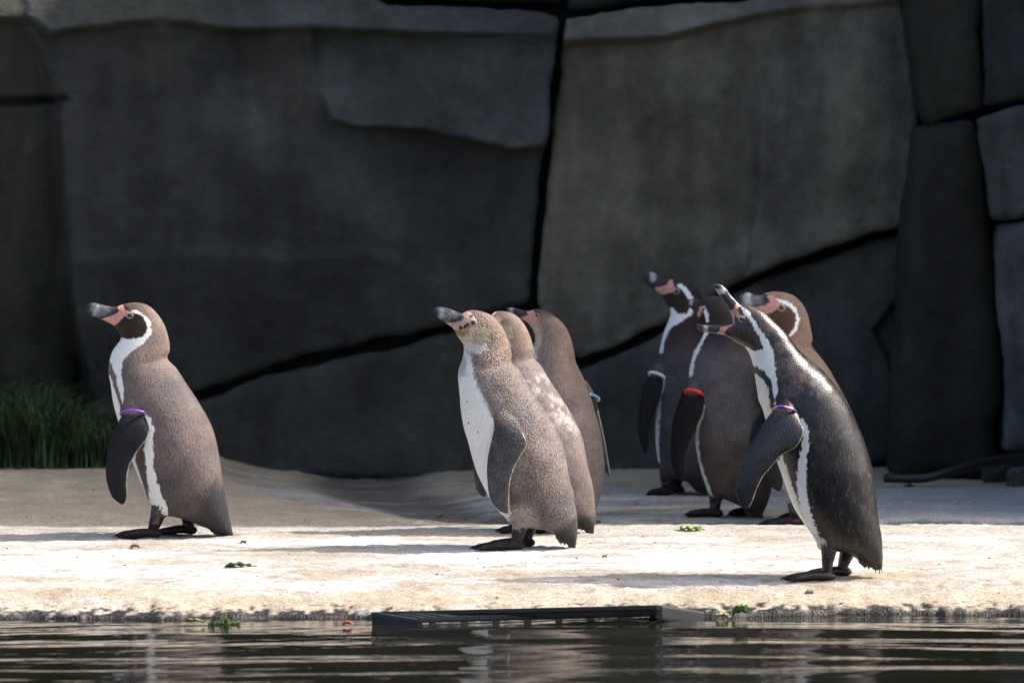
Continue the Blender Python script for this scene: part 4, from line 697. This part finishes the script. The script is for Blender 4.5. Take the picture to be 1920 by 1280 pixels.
# ------------------------------------------------------------------ black plastic ramp at the water's edge
M_PLA = plain('black_plastic', (0.018, 0.019, 0.023), 0.32, 0.25, 40, spec=0.5)
def on_plane(px, py, z):
    rx, dz = ray(px, py); Y = (CAMH - z) / dz; return Vector((rx * Y, Y, z))
ramp_c = [on_plane(788, 1161, 0.011), on_plane(1319, 1146, 0.012), on_plane(1236, 1134, 0.036), on_plane(700, 1147, 0.024)]   # front-left, front-right, back-right, back-left
ro = ramp_c[0].copy(); ro.z = 0
ramp = empty('plastic_ramp', ro); tag(ramp, 'flat black slatted plastic ramp floating at the water edge', 'ramp')
def rp(u, v, z=0.0):
    a = ramp_c[0].lerp(ramp_c[1], u); b = ramp_c[3].lerp(ramp_c[2], u); p = a.lerp(b, v) - ro; p.z += z; return p
def bar(name, p, q, wdir, w_, h, mat, parent, bev=0.15):
    """rounded bar from p to q; wdir is the width direction"""
    wd = wdir.normalized() * w_ / 2; up = Vector((0, 0, h)); prof = []
    c = bev
    for (s_, t_) in [(-1, c), (-1, 1 - c), (-1 + 2 * c, 1), (1 - 2 * c, 1), (1, 1 - c), (1, c), (1 - 2 * c, 0), (-1 + 2 * c, 0)]: prof.append(wd * s_ + up * t_)
    V = [tuple(p + o_) for o_ in prof] + [tuple(q + o_) for o_ in prof]; m_ = len(prof)
    F = [(i, (i + 1) % m_, m_ + (i + 1) % m_, m_ + i) for i in range(m_)] + [tuple(range(m_ - 1, -1, -1)), tuple(range(m_, 2 * m_))]
    o = mesh_obj(name, V, F, mat, parent, False); return o
long_d = rp(1, .5) - rp(0, .5); cross_d = rp(.5, 1) - rp(.5, 0)
bar('front_rail', rp(0, 0, -0.006), rp(1, 0, -0.006), cross_d, 0.014, 0.010, M_PLA, ramp)
bar('lower_rail', rp(0.01, 0.03, -0.024), rp(0.99, 0.03, -0.024), cross_d, 0.012, 0.013, M_PLA, ramp)
bar('back_rail', rp(0, 1, -0.010), rp(1, 1, -0.010), cross_d, 0.012, 0.010, M_PLA, ramp)
bar('side_rail', rp(0, 0.02, -0.03), rp(0, 0.98, -0.03), long_d, 0.012, 0.030, M_PLA, ramp)
bar('side_rail', rp(1, 0.02, -0.03), rp(1, 0.98, -0.03), long_d, 0.012, 0.030, M_PLA, ramp)
for k in range(24):
    u = (k + 0.7) / 24.6
    bar('slat', rp(u, 0.05, -0.008), rp(u, 0.95, -0.008), long_d, 0.0135 + 0.001 * (k % 3), 0.006 + 0.0006 * ((k * 5) % 4), M_PLA, ramp)
for k in range(9):
    u = (k + 0.5) / 9; p = rp(u, 0.02, -0.026); bar('strut', p, p + Vector((0, 0.001, 0)) + cross_d.normalized() * 0.012, long_d, 0.006, 0.018, M_PLA, ramp)

# ------------------------------------------------------------------ hose and stones at the foot of the pillar
M_RUB = plain('black_rubber', (0.012, 0.012, 0.014), 0.45, 0.2, 30, 0.1)
pts = []
for px, py, Y in [(1662, 896, 16.25), (1676, 896, 16.24), (1710, 897, 16.24), (1745, 894, 16.24), (1790, 882, 16.26), (1840, 868, 16.3), (1885, 860, 16.34), (1940, 856, 16.38), (2010, 862, 16.42)]:
    p = at(px, py, Y); pts.append([p.x, p.z, p.y])
A = np.array(pts); A[:4, 1] = np.maximum(A[:4, 1], [float(gz(q[0], q[2])) + 0.012 for q in A[:4]])
V, F = tube(A, [0.0115] * len(A), n=70, m=16); V = V[:, [0, 2, 1]]
o = mesh_obj('garden_hose', V, F, M_RUB); tag(o, 'thick black rubber hose lying against the foot of the rock pillar', 'hose')
stp = ground_at(1912, 908)
s1 = boulder('stone', (stp.x + 0.01, 16.27, stp.z + 0.012), (0.045, 0.035, 0.036), (0.10, 0.10, 0.10), 5, sub=4, rough=0.2); tag(s1, 'rounded grey stone wedged under the raised end of the hose', 'stone')
s2 = boulder('stone', (at(1868, 890, 16.4).x, 16.43, stp.z + 0.012), (0.03, 0.025, 0.024), (0.05, 0.05, 0.05), 9, sub=3, rough=0.2); tag(s2, 'small dark stone tucked behind the hose', 'stone')
p = ground_at(1520, 1112); s3 = boulder('pebble', (p.x, p.y, p.z + 0.002), (0.0075, 0.006, 0.005), (0.36, 0.30, 0.24), 15, sub=3, rough=0.25); tag(s3, 'tiny tan pebble on the bank below the calling penguin', 'pebble')

# ------------------------------------------------------------------ grass at the foot of the wall
M_GR = plain('grass_blades', (0.035, 0.066, 0.022), 0.5, 0.75, 14, spec=0.35)
V = []; F = []
for k in range(5200):
    x = -1.50 + 0.52 * RNG.rand() ** 0.9; y = 16.42 + 0.45 * RNG.rand(); z = float(gz(x, y)) - 0.005
    if x > -1.06 and RNG.rand() < 0.5: continue
    h = (0.09 + 0.25 * RNG.rand() ** 1.3) * (1.0 - 0.42 * smooth(-1.28, -1.0, x)); a = RNG.rand() * 6.283; bend = h * (0.25 + 0.75 * RNG.rand()); wd = 0.0012 + 0.0022 * RNG.rand()
    dx, dy = math.cos(a), math.sin(a) * 0.7; n0 = len(V)
    for i in range(6):
        t = i / 5; cx = x + dx * bend * t * t; cy_ = y + dy * bend * t * t; cz = z + h * (t - 0.38 * t ** 3); ww = wd * (1 - t) ** 0.7 + 0.0002
        V += [(cx - dy * ww, cy_ + dx * ww, cz), (cx + dy * ww, cy_ - dx * ww, cz)]
    F += [(n0 + 2 * i, n0 + 2 * i + 1, n0 + 2 * i + 3, n0 + 2 * i + 2) for i in range(5)]
o = mesh_obj('grass', V, F, M_GR); tag(o, 'dark green clump of long grass at the foot of the rock wall', 'grass', kind='stuff')

# ------------------------------------------------------------------ fallen leaves
def leaf(px, py, length, width, col, label, rz=0.0, curl=0.3, lift=0.0, lobes=0, seed=0, name='fallen_leaf', z=None):
    mt = plain('leaf', col, 0.45, 0.35, 120, 0.3)
    p = ground_at(px, py) if z is None else on_plane(px, py, z)
    n = 26; prof = []
    r = np.random.RandomState(seed)
    V = []; F = []; m_ = 9
    for i in range(n):
        t = i / (n - 1); wd = width / 2 * math.sin(math.pi * min(t * 1.02, 1)) ** 0.75
        if lobes: wd *= 0.35 + 0.9 * abs(math.sin(math.pi * lobes * t + 0.3)) ** 0.8
        for j in range(m_):
            u = j / (m_ - 1) * 2 - 1
            zz = curl * width * (u * u) + curl * length * 0.35 * math.sin(math.pi * t) + 0.05 * width * math.sin(t * 17 + u * 3 + seed) + lift * t * length
            V.append(((t - .5) * length, u * wd, zz + 0.001))
    k = len(V); V2 = [(x, y, z_ - 0.0007) for x, y, z_ in V]; F = [tuple(f) for f in grid_faces(n, m_)]; F += [tuple(i + k for i in reversed(f)) for f in F[:]]
    bd = [i * m_ for i in range(n)] + [(n - 1) * m_ + j for j in range(1, m_)] + [i * m_ + m_ - 1 for i in range(n - 2, -1, -1)] + list(range(m_ - 2, 0, -1))
    F += [(bd[i], bd[(i + 1) % len(bd)], bd[(i + 1) % len(bd)] + k, bd[i] + k) for i in range(len(bd))]
    zmin = min(q[2] for q in V2)
    V = [(x, y, z_ - zmin) for x, y, z_ in V + V2]
    root = empty(name, p, rz); tag(root, label, 'leaf')
    mesh_obj('blade', V, F, mt, root)
    tv, tf = tube([(length * .46, 0.0015 - zmin * 0.5, 0), (length * .6, 0.003 - zmin * .5, 0.003), (length * .74, 0.002 - zmin * .3, 0.006)], [0.0009, 0.0008, 0.0006], n=8, m=8)
    mesh_obj('stem', tv[:, [0, 2, 1]], tf, mt, root)
    return root
leaf(445, 1064, 0.058, 0.034, (0.055, 0.085, 0.03), 'curled dark green leaf lying on the sunlit concrete below the lone left penguin', rz=0.15, curl=0.17, seed=1)
leaf(1296, 996, 0.052, 0.05, (0.26, 0.33, 0.11), 'pale green lobed leaf on the crest of the bank near the red banded penguin', rz=2.9, curl=0.16, lobes=3, seed=2)
leaf(251, 1028, 0.022, 0.012, (0.16, 0.10, 0.04), 'small brown dry leaf scrap below the feet of the purple banded penguin', rz=0.4, curl=0.5, seed=3)
leaf(455, 1020, 0.018, 0.010, (0.13, 0.09, 0.05), 'small brown dry leaf scrap beside the tail of the purple banded penguin', rz=2.4, curl=0.5, seed=4)
leaf(1134, 1046, 0.017, 0.010, (0.20, 0.12, 0.05), 'small brown dry leaf scrap beside the tail of the pale juvenile', rz=0.9, curl=0.5, seed=5)
leaf(824, 972, 0.028, 0.02, (0.17, 0.16, 0.07), 'olive brown leaf in the wet gully behind the crest', rz=1.2, curl=0.4, lobes=2, seed=6)
leaf(362, 1167, 0.045, 0.014, (0.36, 0.30, 0.10), 'narrow yellow leaf floating at the waterline beside the moss', rz=-0.3, curl=0.25, seed=7, z=0.004)
leaf(650, 1171, 0.020, 0.014, (0.50, 0.10, 0.03), 'tiny orange red leaf floating at the water edge', rz=0.2, curl=0.35, seed=8, z=0.004)
leaf(1356, 1158, 0.032, 0.022, (0.36, 0.36, 0.12), 'yellow green leaf floating beside the black ramp', rz=0.3, curl=0.3, seed=9, z=0.004)
leaf(1389, 1156, 0.036, 0.032, (0.10, 0.22, 0.05), 'bright green rounded leaf standing at the waterline beside the yellow one', rz=-0.4, curl=0.45, lift=0.2, seed=10, z=0.004)
# moss tuft at the waterline
M_MOSS = plain('moss', (0.10, 0.14, 0.05), 0.8, 0.4, 60)
def tuft(px, py, w_, h, cnt, label, mt, name, z=None, cat='plant'):
    p = ground_at(px, py) if z is None else on_plane(px, py, z); V = []; F = []; r = np.random.RandomState(int(px))
    for k in range(cnt):
        x = (r.rand() - .5) * w_; y = (r.rand() - .5) * w_ * .5; hh = h * (0.15 + 0.85 * r.rand() ** 1.6) * (1 - (2 * x / w_) ** 2 * .75) * (0.6 + 0.5 * math.sin(x * 190 + 1)); a = r.rand() * 6.28; bn = hh * 1.2 * r.rand(); n0 = len(V)
        for i in range(3):
            t = i / 2; ww = 0.0016 * (1 - t * .8); cx = x + math.cos(a) * bn * t; cy_ = y + math.sin(a) * bn * t
            V += [(cx - ww, cy_, hh * t), (cx + ww, cy_ + ww, hh * t)]
        F += [(n0 + 2 * i, n0 + 2 * i + 1, n0 + 2 * i + 3, n0 + 2 * i + 2) for i in range(2)]
    root = empty(name, p); tag(root, label, cat); mesh_obj('foliage', V, F, mt, root)
    tv, tf = tube([(0, 0, -0.004), (0.002, 0, h * .3), (0, 0.001, h * .5)], [0.0014, 0.0012, 0.0006], n=6, m=8); mesh_obj('stem', tv, tf, mt, root)
tuft(418, 1167, 0.066, 0.022, 420, 'soft green moss tuft growing at the waterline beside a yellow leaf', M_MOSS, 'moss_tuft', z=0.003)
tuft(1704, 912, 0.03, 0.014, 90, 'tiny green weed growing in front of the black hose', M_MOSS, 'weed')
tuft(1121, 980, 0.014, 0.012, 40, 'tiny green weed beside the foot of the blue tagged penguin', M_MOSS, 'weed')

# grit and dry bits scattered over the bank
V = []; F = []; rr = np.random.RandomState(11)
for k in range(420):
    y = 13.72 + 2.4 * rr.rand() ** 1.3; x = (rr.rand() - .5) * 2.7; r = 0.0010 + 0.0022 * rr.rand() ** 3; z = float(gz(x, y)) + r * 0.3; n0 = len(V)
    for dx, dy, dz in ((1, 0, 0), (-1, 0, 0), (0, 1, 0), (0, -1, 0), (0, 0, .7), (0, 0, -.7)):
        V.append((x + dx * r * (0.7 + 1.2 * rr.rand()), y + dy * r * (0.7 + .6 * rr.rand()), z + dz * r * (0.7 + .5 * rr.rand())))
    F += [tuple(n0 + i for i in f) for f in ((0, 2, 4), (2, 1, 4), (1, 3, 4), (3, 0, 4), (2, 0, 5), (1, 2, 5), (3, 1, 5), (0, 3, 5))]
o = mesh_obj('grit', V, F, plain('grit', (0.16, 0.12, 0.085), 0.8, 0.7, 25)); tag(o, 'loose grit and dry specks scattered over the concrete bank', 'grit', kind='stuff')
